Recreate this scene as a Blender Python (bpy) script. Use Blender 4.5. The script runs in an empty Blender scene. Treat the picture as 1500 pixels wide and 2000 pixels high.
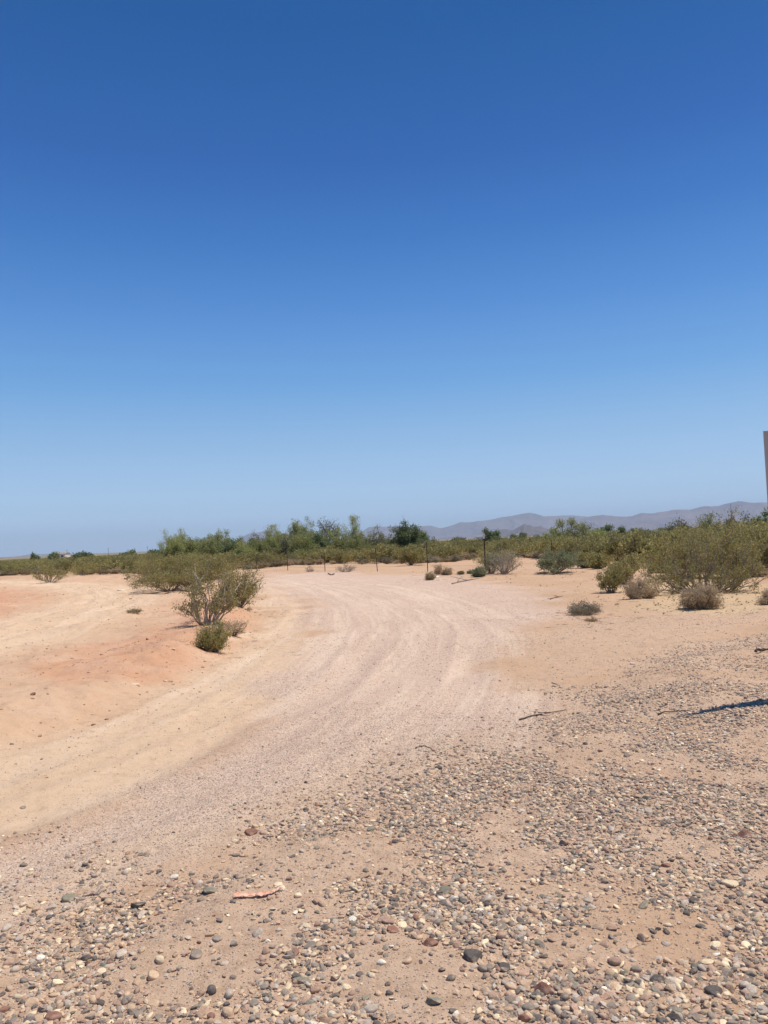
import bpy, math, random
import numpy as np
from mathutils import Vector, Matrix, Euler

R = math.radians
random.seed(7)
rng = np.random.default_rng(7)
sc = bpy.context.scene
COL = sc.collection

# ------------------------------------------------------------------ camera
EYE = 1.6
FPX = 1502.0                      # focal length in pixels of the 1500 x 2000 photograph
PITCH = math.atan(62 / FPX)
ROLL = R(2.35)
cd = bpy.data.cameras.new('camera')
cam = bpy.data.objects.new('camera', cd); COL.objects.link(cam); sc.camera = cam
cd.sensor_fit = 'VERTICAL'; cd.sensor_height = 24.0; cd.lens = 24.0 * FPX / 2000
cd.clip_start = 0.05; cd.clip_end = 60000
_f = Vector((0, math.cos(PITCH), math.sin(PITCH)))
_u = Vector((0, -math.sin(PITCH), math.cos(PITCH)))
_r = Vector((1, 0, 0))
RT = _r * math.cos(ROLL) - _u * math.sin(ROLL)
UP = _u * math.cos(ROLL) + _r * math.sin(ROLL)
m = Matrix((RT, UP, -_f)).transposed().to_4x4()
m.translation = (0, 0, EYE)
cam.matrix_world = m

# ------------------------------------------------------------------ light
SUN_EL, SUN_ROT = R(68), R(81.5)
sund = Vector((math.sin(SUN_ROT) * math.cos(SUN_EL), math.cos(SUN_ROT) * math.cos(SUN_EL), math.sin(SUN_EL)))
w = bpy.data.worlds.new('World'); sc.world = w; w.use_nodes = True
nt = w.node_tree; nt.nodes.clear()
sky = nt.nodes.new('ShaderNodeTexSky'); sky.sky_type = 'NISHITA'; sky.sun_disc = False
sky.sun_elevation = SUN_EL; sky.sun_rotation = SUN_ROT
sky.altitude = 300; sky.air_density = 1.0; sky.dust_density = 0.6; sky.ozone_density = 2.0
bg = nt.nodes.new('ShaderNodeBackground'); bg.inputs['Strength'].default_value = 0.10
wo = nt.nodes.new('ShaderNodeOutputWorld')
def _lin(c): return tuple((v / 255 / 12.92 if v < 10 else ((v / 255 + 0.055) / 1.055) ** 2.4) for v in c)
def _ramp(stops, src):
    r = nt.nodes.new('ShaderNodeValToRGB'); nt.links.new(src, r.inputs[0]); e = r.color_ramp.elements
    while len(e) < len(stops): e.new(0.5)
    for k, (p, c) in enumerate(stops): e[k].position = p; e[k].color = (*_lin(c), 1)
    return r.outputs[0]
_tc = nt.nodes.new('ShaderNodeTexCoord'); _sp = nt.nodes.new('ShaderNodeSeparateXYZ'); nt.links.new(_tc.outputs['Generated'], _sp.inputs[0])
# the deep clear desert blue by height above the horizon, and the physical sky's own mean by height
SKYC = [(0.008, (186, 212, 244)), (0.0744, (172, 208, 243)), (0.14, (142, 188, 234)), (0.2034, (110, 168, 228)), (0.294, (80, 141, 215)), (0.377, (57, 119, 197)), (0.452, (44, 101, 180)), (0.57, (28, 90, 162))]
SKYN = [(0.008, (205, 202, 177)), (0.0744, (185, 211, 218)), (0.14, (153, 189, 219)), (0.2034, (134, 172, 212)), (0.294, (117, 154, 200)), (0.377, (108, 144, 192)), (0.452, (102, 137, 186)), (0.57, (98, 131, 180))]
_g = _ramp(SKYC, _sp.outputs['Z']); _n = _ramp(SKYN, _sp.outputs['Z'])
def _vm(op, a, b):
    n = nt.nodes.new('ShaderNodeVectorMath'); n.operation = op
    for k, v in ((0, a), (1, b)):
        if hasattr(v, 'is_linked'): nt.links.new(v, n.inputs[k])
        else: n.inputs[k].default_value = (v, v, v)
    return n.outputs[0]
_k = 0.1 * 2 ** 0.2
_rel = _vm('MINIMUM', _vm('DIVIDE', _vm('MULTIPLY', sky.outputs[0], _k), _n), 1.7)
_rel = _vm('ADD', _vm('MULTIPLY', _rel, 0.3), 0.7)
nt.links.new(_vm('DIVIDE', _vm('MULTIPLY', _g, _rel), _k), bg.inputs[0]); nt.links.new(bg.outputs[0], wo.inputs[0])
ld = bpy.data.lights.new('sun', 'SUN'); ld.energy = 4.2; ld.angle = R(0.53); ld.color = (1.0, 0.95, 0.855)
sun = bpy.data.objects.new('sun', ld); COL.objects.link(sun)
sun.rotation_euler = (-sund).to_track_quat('-Z', 'Y').to_euler()
vs = sc.view_settings
sc.display_settings.display_device = 'sRGB'
vs.view_transform = 'Standard'; vs.look = 'None'; vs.gamma = 1.0; vs.use_curve_mapping = False
vs.exposure = 0.2
sc.cycles.use_denoising = True
sc.cycles.max_bounces = 6; sc.cycles.diffuse_bounces = 3; sc.cycles.glossy_bounces = 2
sc.cycles.transparent_max_bounces = 6; sc.cycles.volume_bounces = 0

# ------------------------------------------------------------------ pixel -> place
def ray(px, py):
    d = _f * FPX + RT * (px - 750) - UP * (py - 1000)
    return d.normalized()

def at_dist(px, d, py=None):
    """ground x, y at distance d (along y) in the direction of that pixel column at the horizon"""
    hy = 1093 - 0.041 * px
    v = ray(px, hy if py is None else py)
    return v.x / v.y * d, d

def z_at(px, py, d):
    v = ray(px, py)
    return EYE + v.z / v.y * d

def flat(px, py):
    v = ray(px, py)
    t = -EYE / v.z
    return v.x * t, v.y * t

# ------------------------------------------------------------------ noise
def _hash(ix, iy, s):
    h = (ix.astype(np.int64) * 374761393 + iy.astype(np.int64) * 668265263 + s * 1442695041) & 0xffffffff
    h = ((h ^ (h >> 13)) * 1274126177) & 0xffffffff
    return ((h ^ (h >> 16)) & 0xffffff) / float(0xffffff)

def vnoise(x, y, s=0):
    ix = np.floor(x); iy = np.floor(y); fx = x - ix; fy = y - iy
    fx = fx * fx * (3 - 2 * fx); fy = fy * fy * (3 - 2 * fy)
    a = _hash(ix, iy, s); b = _hash(ix + 1, iy, s); c = _hash(ix, iy + 1, s); d = _hash(ix + 1, iy + 1, s)
    return (a * (1 - fx) + b * fx) * (1 - fy) + (c * (1 - fx) + d * fx) * fy - 0.5

def fbm(x, y, o=4, s=0):
    v = 0; a = 1.0
    for k in range(o):
        ca, sa = math.cos(0.6 + 1.1 * k), math.sin(0.6 + 1.1 * k)
        v = v + a * vnoise((x * ca - y * sa) * 2 ** k + 17.3 * k, (x * sa + y * ca) * 2 ** k - 9.1 * k, s + k); a *= 0.5
    return v

def sdf(px, py, poly):
    """signed distance in metres to a polygon, negative inside"""
    d = np.full(px.shape, 1e18); inside = np.zeros(px.shape, bool)
    n = len(poly)
    for i in range(n):
        x0, y0 = poly[i]; x1, y1 = poly[(i + 1) % n]
        ex, ey = x1 - x0, y1 - y0
        t = np.clip(((px - x0) * ex + (py - y0) * ey) / (ex * ex + ey * ey + 1e-12), 0, 1)
        d = np.minimum(d, (px - x0 - t * ex) ** 2 + (py - y0 - t * ey) ** 2)
        c = ((y0 > py) != (y1 > py))
        with np.errstate(divide='ignore', invalid='ignore'):
            inside ^= c & (px < (x1 - x0) * (py - y0) / (y1 - y0 + 1e-15) + x0)
    d = np.sqrt(d)
    return np.where(inside, -d, d)

def smooth_line(pts, n=6):
    out = []
    P = [pts[0]] + pts + [pts[-1]]
    for i in range(1, len(P) - 2):
        p0, p1, p2, p3 = [np.array(q, float) for q in P[i - 1:i + 3]]
        for k in range(n):
            t = k / n
            out.append(tuple(0.5 * ((2 * p1) + (-p0 + p2) * t + (2 * p0 - 5 * p1 + 4 * p2 - p3) * t * t + (-p0 + 3 * p1 - 3 * p2 + p3) * t ** 3)))
    out.append(tuple(pts[-1]))
    return out

def line_coord(px, py, line):
    """lateral signed distance and arc length along a line"""
    best = np.full(px.shape, 1e18); lat = np.zeros(px.shape); arc = np.zeros(px.shape); s = 0
    for (x0, y0), (x1, y1) in zip(line[:-1], line[1:]):
        ex, ey = x1 - x0, y1 - y0; L = math.hypot(ex, ey) + 1e-12
        t = np.clip(((px - x0) * ex + (py - y0) * ey) / (L * L), 0, 1)
        dx = px - x0 - t * ex; dy = py - y0 - t * ey; dd = dx * dx + dy * dy
        k = dd < best
        best = np.where(k, dd, best)
        lat = np.where(k, np.sqrt(dd) * np.sign(ex * dy - ey * dx), lat)
        arc = np.where(k, s + t * L, arc)
        s += L
    return lat, arc

F = lambda L: [flat(*p) for p in L]
ORANGE = F([(-500, 1600), (0, 1478), (180, 1425), (330, 1352), (440, 1292), (500, 1245), (522, 1210), (500, 1182), (500, 1150), (300, 1128), (-500, 1150)])
CREAM = F([(520, 1133), (600, 1180), (615, 1250), (570, 1350), (460, 1450), (250, 1580), (0, 1665), (-400, 1780), (-500, 1600), (0, 1478), (180, 1425), (330, 1352), (440, 1292), (500, 1245), (525, 1208), (505, 1180), (500, 1150)])
PINK = F([(540, 1120), (700, 1118), (900, 1128), (1040, 1150), (1120, 1190), (1050, 1235), (960, 1290), (1000, 1340), (1120, 1360), (1080, 1420), (900, 1515), (650, 1590), (450, 1655), (250, 1740), (0, 1860), (-400, 2040), (-500, 1750), (0, 1655), (250, 1570), (450, 1450), (560, 1350), (605, 1250), (590, 1180), (520, 1133)])
GRAVEL = F([(-500, 1850), (0, 1760), (200, 1675), (480, 1570), (760, 1490), (1000, 1440), (1130, 1340), (1250, 1293), (1400, 1262), (1500, 1228), (1700, 1170), (2200, 1300), (2600, 2300), (2000, 3200), (-900, 3200), (-1500, 2100)])
BERM = F([(1100, 1370), (1250, 1290), (1400, 1262), (1500, 1228), (1700, 1170), (2000, 1200), (2000, 1500), (1500, 1450), (1300, 1420)])
REDDISH = F([(380, 1180), (440, 1172), (505, 1195), (515, 1225), (480, 1265), (420, 1295), (330, 1330), (150, 1350), (60, 1330), (120, 1290), (300, 1260)])
REDPATCH = F([(-200, 1160), (20, 1158), (60, 1172), (45, 1195), (-30, 1215), (-250, 1240)])
SANDR = F([(1000, 1340), (1040, 1250), (1150, 1205), (1300, 1190), (1500, 1185), (1700, 1160), (1750, 1200), (1500, 1222), (1400, 1255), (1250, 1285), (1130, 1330)])
DRYG = F([(1190, 1150), (1280, 1140), (1500, 1140), (1600, 1180), (1420, 1200), (1290, 1195), (1230, 1185)])
TRACK0 = smooth_line(F([(-300, 1330), (0, 1262), (130, 1215), (215, 1180), (200, 1160), (100, 1146), (-150, 1140)]))
TRACK1 = smooth_line(F([(-400, 1760), (-100, 1640), (150, 1550), (380, 1440), (545, 1330), (625, 1260), (655, 1215), (635, 1175), (560, 1145), (400, 1125)]))
TRACK2 = smooth_line(F([(-500, 1990), (-100, 1800), (150, 1690), (400, 1570), (620, 1450), (770, 1340), (838, 1260), (828, 1210), (770, 1170), (680, 1145), (500, 1125)]))

def smask(d, wd):
    return np.clip(0.5 - d / (2 * wd), 0, 1) ** 1.0

def zones(x, y):
    r = np.hypot(x, y)
    wd = 0.10 + 0.03 * r
    jit = fbm(x * 0.9, y * 0.9, 4, 40) * (0.25 + 0.05 * np.minimum(r, 40))
    sm = lambda p, k=1.0: (lambda t: t * t * (3 - 2 * t))(smask(sdf(x, y, p) + jit * k, wd))
    z = dict(orange=sm(ORANGE), cream=sm(CREAM), pink=sm(PINK), gravel=sm(GRAVEL, 1.3), berm=sm(BERM, .4),
             red=sm(REDDISH), redp=sm(REDPATCH), sand=sm(SANDR), dry=sm(DRYG))
    for k, T in enumerate((TRACK0, TRACK1, TRACK2)):
        z['t%d' % k] = line_coord(x, y, T)
    return z

def height(x, y, z=None):
    x = np.asarray(x, float); y = np.asarray(y, float)
    if z is None: z = zones(x, y)
    r = np.hypot(x, y)
    near = np.clip(1 - r / 60, 0, 1)
    h = 0.05 * fbm(x / 4, y / 4, 3, 1) * np.clip(r / 6, 0.3, 2)
    h = h + (0.034 + 0.022 * z['orange']) * fbm(x / 0.6, y / 0.6, 4, 5) * (1 - 0.6 * z['pink']) + 0.011 * fbm(x / 0.10, y / 0.10, 3, 9) * near
    sd = sdf(x, y, ORANGE)
    bank = np.clip(-sd / 0.9, 0, 1); bank = bank * bank * (3 - 2 * bank)
    h = h + bank * 0.15 * (1 + 0.5 * fbm(x / 0.8, y / 0.8, 3, 21))
    h = h + np.exp(-((sd + 0.9) / 0.5) ** 2) * 0.07 * np.clip(1 + 2.5 * fbm(x / 0.7, y / 0.7, 3, 22), 0, 3)
    sb = sdf(x, y, BERM)
    b = np.clip(-sb / 1.1, 0, 1); b = b * b * (3 - 2 * b)
    h = h + b * 0.11 * (1 + 0.5 * fbm(x / 0.7, y / 0.7, 3, 31))
    for k, (offs, dep) in enumerate((((-0.75, 0.75), 0.016), ((-0.8, 0.8), 0.013), ((-0.75, 0.8), 0.013))):
        lat, arc = z['t%d' % k]
        for o in offs:
            wob = 0.15 * vnoise(arc / 3, arc * 0 + k, 55)
            h = h - dep * np.exp(-((lat - o - wob) / 0.16) ** 2) + dep * 0.8 * np.exp(-((np.abs(lat - o - wob) - 0.32) / 0.10) ** 2) * np.clip(1 + 2 * fbm(x, y, 2, 60), 0, 2)
    sc_ = np.clip((r - 45) / 20, 0, 1) * np.clip((400 - r) / 300, 0, 1)
    h = h + sc_ * 0.25 * np.clip(fbm(x / 6, y / 9, 3, 77) + 0.15, 0, 2)
    h = h + np.clip((r - 900) / 9000, 0, 1) * 28 + 3 * np.clip((r - 900) / 3000, 0, 1) * fbm(x / 900, y / 900, 3, 80)
    return h

def hz(x, y):
    return float(height(np.array([x]), np.array([y]))[0])

def at(px, py):
    """point of the ground seen at that pixel"""
    v = ray(px, py)
    t = -EYE / v.z
    for _ in range(4):
        x, y = v.x * t, v.y * t
        t = -(EYE - hz(x, y)) / v.z
    x, y = v.x * t, v.y * t
    return x, y, hz(x, y)

# ------------------------------------------------------------------ materials
def mat(name):
    m = bpy.data.materials.new(name); m.use_nodes = True
    nt = m.node_tree; b = nt.nodes['Principled BSDF']
    b.inputs['Specular IOR Level'].default_value = 0.25
    b.inputs['Roughness'].default_value = 0.9
    return m, nt, b

def N(nt, t, **k):
    n = nt.nodes.new(t)
    for a, v in k.items():
        if a in n.inputs.keys(): n.inputs[a].default_value = v
        else: setattr(n, a, v)
    return n

def ramp(nt, src, stops):
    r = nt.nodes.new('ShaderNodeValToRGB'); nt.links.new(src, r.inputs[0])
    e = r.color_ramp.elements
    while len(e) < len(stops): e.new(0.5)
    for i, (p, c) in enumerate(stops):
        e[i].position = p; e[i].color = (*c, 1) if len(c) == 3 else c
    return r.outputs[0]

def mix(nt, fac, a, b, mode='MIX'):
    n = nt.nodes.new('ShaderNodeMix'); n.data_type = 'RGBA'; n.blend_type = mode; n.clamp_factor = True
    for s, v in ((0, fac), (6, a), (7, b)):
        if hasattr(v, 'is_linked'): nt.links.new(v, n.inputs[s])
        elif isinstance(v, (int, float)): n.inputs[s].default_value = v
        else: n.inputs[s].default_value = (*v, 1)
    return n.outputs[2]

def mth(nt, op, a, b=None, clamp=False):
    n = nt.nodes.new('ShaderNodeMath'); n.operation = op; n.use_clamp = clamp
    for s, v in ((0, a), (1, b)):
        if v is None: continue
        if hasattr(v, 'is_linked'): nt.links.new(v, n.inputs[s])
        else: n.inputs[s].default_value = v
    return n.outputs[0]

def ground_mat():
    m, nt, b = mat('desert_soil')
    L = nt.links.new
    geo = N(nt, 'ShaderNodeNewGeometry'); P = geo.outputs['Position']
    def noise(scale, detail=6, rough=0.6, stretch=None):
        n = N(nt, 'ShaderNodeTexNoise', Scale=scale, Detail=detail, Roughness=rough); L(P, n.inputs['Vector']); return n.outputs[0]
    def attr(name):
        a = N(nt, 'ShaderNodeAttribute', attribute_name=name); return a
    za = attr('zone_a'); zb = attr('zone_b'); zc = attr('zone_c')
    sa = N(nt, 'ShaderNodeSeparateColor'); L(za.outputs[0], sa.inputs[0])
    sb = N(nt, 'ShaderNodeSeparateColor'); L(zb.outputs[0], sb.inputs[0])
    sc3 = N(nt, 'ShaderNodeSeparateColor'); L(zc.outputs[0], sc3.inputs[0])
    orange, cream, pink = sa.outputs
    gravel, red, streak = sb.outputs
    sand, dry, far = sc3.outputs
    n1 = noise(0.35); n2 = noise(1.7); n3 = noise(9.0, 8, 0.7); n4 = noise(60, 8, 0.75)
    nm = noise(2.6, 9, 0.75); nh = noise(14.0, 9, 0.8)
    wob = mth(nt, 'ADD', mth(nt, 'MULTIPLY', mth(nt, 'SUBTRACT', nm, 0.5), 1.5), mth(nt, 'MULTIPLY', mth(nt, 'SUBTRACT', nh, 0.5), 1.3))
    def brk(mk):
        inner = mth(nt, 'MULTIPLY', mth(nt, 'MULTIPLY', mk, mth(nt, 'SUBTRACT', 1.0, mk)), 4.0)
        return mth(nt, 'ADD', mk, mth(nt, 'MULTIPLY', wob, mth(nt, 'ADD', inner, 0.0)), True)
    orange, cream, pink, gravel, red, sand, dry = [brk(v) for v in (orange, cream, pink, gravel, red, sand, dry)]
    base = mix(nt, n1, (0.520, 0.328, 0.198), (0.621, 0.407, 0.260))
    c = base
    c = mix(nt, orange, c, mix(nt, ramp(nt, n2, [(0.35, (0, 0, 0)), (0.65, (1, 1, 1))]), (0.60, 0.372, 0.225), (0.67, 0.445, 0.288)))
    c = mix(nt, red, c, mix(nt, ramp(nt, n2, [(0.3, (0, 0, 0)), (0.6, (1, 1, 1))]), (0.599, 0.305, 0.169), (0.644, 0.367, 0.226)))
    c = mix(nt, cream, c, mix(nt, n3, (0.655, 0.446, 0.282), (0.723, 0.514, 0.339)))
    pk = mix(nt, ramp(nt, n4, [(0.38, (0, 0, 0)), (0.62, (1, 1, 1))]), (0.475, 0.322, 0.232), (0.791, 0.576, 0.435))
    c = mix(nt, pink, c, pk)
    c = mix(nt, sand, c, mix(nt, n3, (0.565, 0.367, 0.232), (0.644, 0.441, 0.299)))
    gr = mix(nt, ramp(nt, n3, [(0.35, (0, 0, 0)), (0.65, (1, 1, 1))]), (0.56, 0.375, 0.245), (0.66, 0.46, 0.315))
    c = mix(nt, gravel, c, gr)
    c = mix(nt, mth(nt, 'MULTIPLY', dry, 0.45), c, mix(nt, n3, (0.565, 0.407, 0.215), (0.701, 0.542, 0.316)))
    # pale dust streaks along the wheel tracks
    st = mth(nt, 'MULTIPLY', streak, mth(nt, 'ADD', cream, pink, True))
    c = mix(nt, mth(nt, 'MULTIPLY', st, 0.5), c, (0.82, 0.63, 0.46))
    # fine grit: dark and light specks in cells, stronger where gravel lies
    for scale, lo, hi, dark, k in ((48, 0.13, 0.26, True, 0.75), (90, 0.16, 0.30, True, 0.6), (110, 0.12, 0.22, False, 0.7), (30, 0.06, 0.13, True, 0.7)):
        v = N(nt, 'ShaderNodeTexVoronoi', Scale=scale); L(P, v.inputs['Vector'])
        sp = ramp(nt, v.outputs['Distance'], [(lo, (1, 1, 1)), (hi, (0, 0, 0))])
        sepc = N(nt, 'ShaderNodeSeparateColor'); L(v.outputs['Color'], sepc.inputs[0])
        th = mth(nt, 'MULTIPLY_ADD', mth(nt, 'ADD', pink, gravel, True), 0.35)
        th.node.inputs[2].default_value = 0.12
        on = mth(nt, 'LESS_THAN', sepc.outputs[0], th)
        f = mth(nt, 'MULTIPLY', mth(nt, 'MULTIPLY', sp, on), k)
        c = mix(nt, f, c, mix(nt, sepc.outputs[1], (0.16, 0.12, 0.10), (0.34, 0.23, 0.18)) if dark else mix(nt, sepc.outputs[1], (0.68, 0.55, 0.45), (0.85, 0.78, 0.68)))
    # broad mottling
    c = mix(nt, 0.55, c, ramp(nt, n1, [(0.3, (0.86, 0.84, 0.82)), (0.7, (1.0, 1.0, 1.0))]), 'MULTIPLY')
    c = mix(nt, 0.8, c, ramp(nt, n3, [(0.25, (0.74, 0.70, 0.68)), (0.48, (1.0, 1.0, 1.0))]), 'MULTIPLY')
    c = mix(nt, 0.5, c, ramp(nt, n4, [(0.3, (0.68, 0.66, 0.64)), (0.5, (1.0, 1.0, 1.0))]), 'MULTIPLY')
    # sparse low scrub on the plain too far off to build
    nf = N(nt, 'ShaderNodeTexNoise', Scale=0.02, Detail=8.0, Roughness=0.7); L(P, nf.inputs['Vector'])
    c = mix(nt, mth(nt, 'MULTIPLY', far, ramp(nt, nf.outputs[0], [(0.40, (0, 0, 0)), (0.50, (1, 1, 1))])), c, (0.16, 0.14, 0.075))
    L(c, b.inputs['Base Color'])
    bump = N(nt, 'ShaderNodeBump', Strength=0.6, Distance=0.03)
    nb = noise(38, 10, 0.8)
    hgt = mth(nt, 'ADD', nb, mth(nt, 'MULTIPLY', noise(7, 6, 0.7), 1.4))
    L(hgt, bump.inputs['Height']); L(bump.outputs[0], b.inputs['Normal'])
    b.inputs['Roughness'].default_value = 0.95; b.inputs['Specular IOR Level'].default_value = 0.15
    return m

def stone_mat(inst):
    m, nt, b = mat('river_stone' if not inst else 'gravel_stone')
    L = nt.links.new
    if inst:
        a = N(nt, 'ShaderNodeAttribute', attribute_name='col', attribute_type='INSTANCER'); colr = a.outputs[0]
    else:
        colr = N(nt, 'ShaderNodeObjectInfo').outputs['Color']
    tc = N(nt, 'ShaderNodeTexCoord')
    n = N(nt, 'ShaderNodeTexNoise', Scale=3.0, Detail=8.0, Roughness=0.7); L(tc.outputs['Object'], n.inputs['Vector'])
    c = mix(nt, 0.8, colr, ramp(nt, n.outputs[0], [(0.3, (0.62, 0.6, 0.6)), (0.7, (1.25, 1.22, 1.2))]), 'MULTIPLY')
    n2 = N(nt, 'ShaderNodeTexNoise', Scale=1.1, Detail=3.0); L(tc.outputs['Object'], n2.inputs['Vector'])
    c = mix(nt, ramp(nt, n2.outputs[0], [(0.5, (0, 0, 0)), (0.72, (0.55, 0.55, 0.55))]), c, (0.55, 0.40, 0.29))
    L(c, b.inputs['Base Color'])
    bump = N(nt, 'ShaderNodeBump', Strength=0.3, Distance=0.05); L(n.outputs[0], bump.inputs['Height']); L(bump.outputs[0], b.inputs['Normal'])
    b.inputs['Roughness'].default_value = 0.75
    return m

def leaf_mat(name, c1, c2, trans=0.42):
    m, nt, b = mat(name); L = nt.links.new
    g = N(nt, 'ShaderNodeNewGeometry')
    oi = N(nt, 'ShaderNodeObjectInfo')
    c = mix(nt, g.outputs['Random Per Island'], c1, c2)
    v = mth(nt, 'MULTIPLY_ADD', oi.outputs['Random'], 0.4); v.node.inputs[2].default_value = 0.8
    h = N(nt, 'ShaderNodeHueSaturation'); L(c, h.inputs['Color']); L(v, h.inputs['Value'])
    L(h.outputs[0], b.inputs['Base Color'])
    b.inputs['Roughness'].default_value = 0.6
    tr = N(nt, 'ShaderNodeBsdfTranslucent'); L(h.outputs[0], tr.inputs[0])
    ms = N(nt, 'ShaderNodeMixShader'); ms.inputs[0].default_value = trans
    L(b.outputs[0], ms.inputs[1]); L(tr.outputs[0], ms.inputs[2])
    L(ms.outputs[0], nt.nodes['Material Output'].inputs[0])
    return m

def bark_mat(name, c1, c2, scale=20):
    m, nt, b = mat(name); L = nt.links.new
    tc = N(nt, 'ShaderNodeTexCoord')
    n = N(nt, 'ShaderNodeTexNoise', Scale=scale, Detail=5.0, Roughness=0.7); L(tc.outputs['Object'], n.inputs['Vector'])
    L(mix(nt, ramp(nt, n.outputs[0], [(0.35, (0, 0, 0)), (0.65, (1, 1, 1))]), c1, c2), b.inputs['Base Color'])
    return m

def plain_mat(name, c1, c2, rough=0.7, scale=8, metal=0.0):
    m = bark_mat(name, c1, c2, scale); b = m.node_tree.nodes['Principled BSDF']
    b.inputs['Roughness'].default_value = rough; b.inputs['Metallic'].default_value = metal
    return m

M = dict(
    ground=ground_mat(), stone=stone_mat(False), gstone=stone_mat(True),
    creosote=leaf_mat('creosote_leaf', (0.25, 0.21, 0.065), (0.46, 0.40, 0.16)),
    creosote_dry=leaf_mat('creosote_dry_leaf', (0.26, 0.20, 0.09), (0.42, 0.33, 0.18)),
    paloverde=leaf_mat('palo_verde_leaf', (0.26, 0.27, 0.085), (0.48, 0.465, 0.18)),
    mesquite=leaf_mat('mesquite_leaf', (0.18, 0.175, 0.09), (0.34, 0.31, 0.18)),
    darkleaf=leaf_mat('ironwood_leaf', (0.13, 0.16, 0.065), (0.27, 0.30, 0.13)),
    broom=leaf_mat('broom_leaf', (0.27, 0.26, 0.07), (0.55, 0.46, 0.19)),
    sage=leaf_mat('saltbush_leaf', (0.17, 0.185, 0.09), (0.31, 0.315, 0.175)),
    greyleaf=leaf_mat('grey_twig_leaf', (0.26, 0.22, 0.15), (0.42, 0.36, 0.25)),
    brown=leaf_mat('bursage_dry', (0.40, 0.29, 0.17), (0.66, 0.51, 0.33)),
    straw=leaf_mat('dry_grass', (0.46, 0.36, 0.18), (0.66, 0.54, 0.32)),
    bark=bark_mat('creosote_bark', (0.15, 0.115, 0.09), (0.33, 0.27, 0.225)),
    greybark=bark_mat('grey_dead_bark', (0.26, 0.21, 0.17), (0.46, 0.40, 0.34)),
    strawbark=bark_mat('dry_tan_stem', (0.34, 0.26, 0.17), (0.56, 0.45, 0.31)),
    darkbark=bark_mat('dark_bark', (0.075, 0.055, 0.042), (0.16, 0.12, 0.09)),
    postmetal=plain_mat('rusty_post_metal', (0.06, 0.045, 0.036), (0.12, 0.08, 0.058), 0.7, 25),
    whitepaint=plain_mat('white_post_tip', (0.62, 0.60, 0.52), (0.78, 0.76, 0.68), 0.5),
    wire=plain_mat('galvanised_wire', (0.16, 0.14, 0.13), (0.28, 0.24, 0.21), 0.5, 30, 0.6),
    sign=plain_mat('weathered_sign_back', (0.36, 0.345, 0.33), (0.44, 0.42, 0.40), 0.55, 2.0),
    ribbon=plain_mat('orange_plastic', (0.72, 0.30, 0.19), (0.80, 0.48, 0.34), 0.45, 30),
    wall=plain_mat('pale_stucco', (0.66, 0.60, 0.52), (0.75, 0.70, 0.62), 0.8, 0.4),
    roofm=plain_mat('dull_roof', (0.28, 0.23, 0.20), (0.36, 0.30, 0.26), 0.8, 0.4),
    window=plain_mat('dark_window', (0.03, 0.035, 0.04), (0.05, 0.055, 0.06), 0.2),
)

# ------------------------------------------------------------------ object helpers
def tag(o, label=None, cat=None, group=None, kind=None):
    for k, v in (('label', label), ('category', cat), ('group', group), ('kind', kind)):
        if v: o[k] = v
    return o

def mesh_np(name, V, Fq, mats=(), mi=None, smooth=False):
    """V (n,3); Fq list of int arrays (k, m) of faces with m corners"""
    me = bpy.data.meshes.new(name)
    V = np.asarray(V, np.float32)
    loops = np.concatenate([f.reshape(-1) for f in Fq]).astype(np.int32)
    tot = np.concatenate([np.full(len(f), f.shape[1], np.int32) for f in Fq])
    st = np.concatenate([[0], np.cumsum(tot)[:-1]]).astype(np.int32)
    me.vertices.add(len(V)); me.vertices.foreach_set('co', V.reshape(-1))
    me.loops.add(len(loops)); me.loops.foreach_set('vertex_index', loops)
    me.polygons.add(len(tot)); me.polygons.foreach_set('loop_start', st)
    for x in mats: me.materials.append(x)
    if mi is not None: me.polygons.foreach_set('material_index', np.asarray(mi, np.int32))
    me.polygons.foreach_set('use_smooth', np.full(len(tot), smooth))
    me.update(calc_edges=True); me.validate()
    return me

def obj(name, me, parent=None, loc=None, link=True):
    o = bpy.data.objects.new(name, me)
    if link: COL.objects.link(o)
    if parent: o.parent = parent
    if loc is not None: o.location = loc
    return o

def empty(name, loc, rz=0):
    o = bpy.data.objects.new(name, None); COL.objects.link(o); o.location = loc; o.rotation_euler = (0, 0, rz)
    o.empty_display_size = 0.2
    return o

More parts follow.
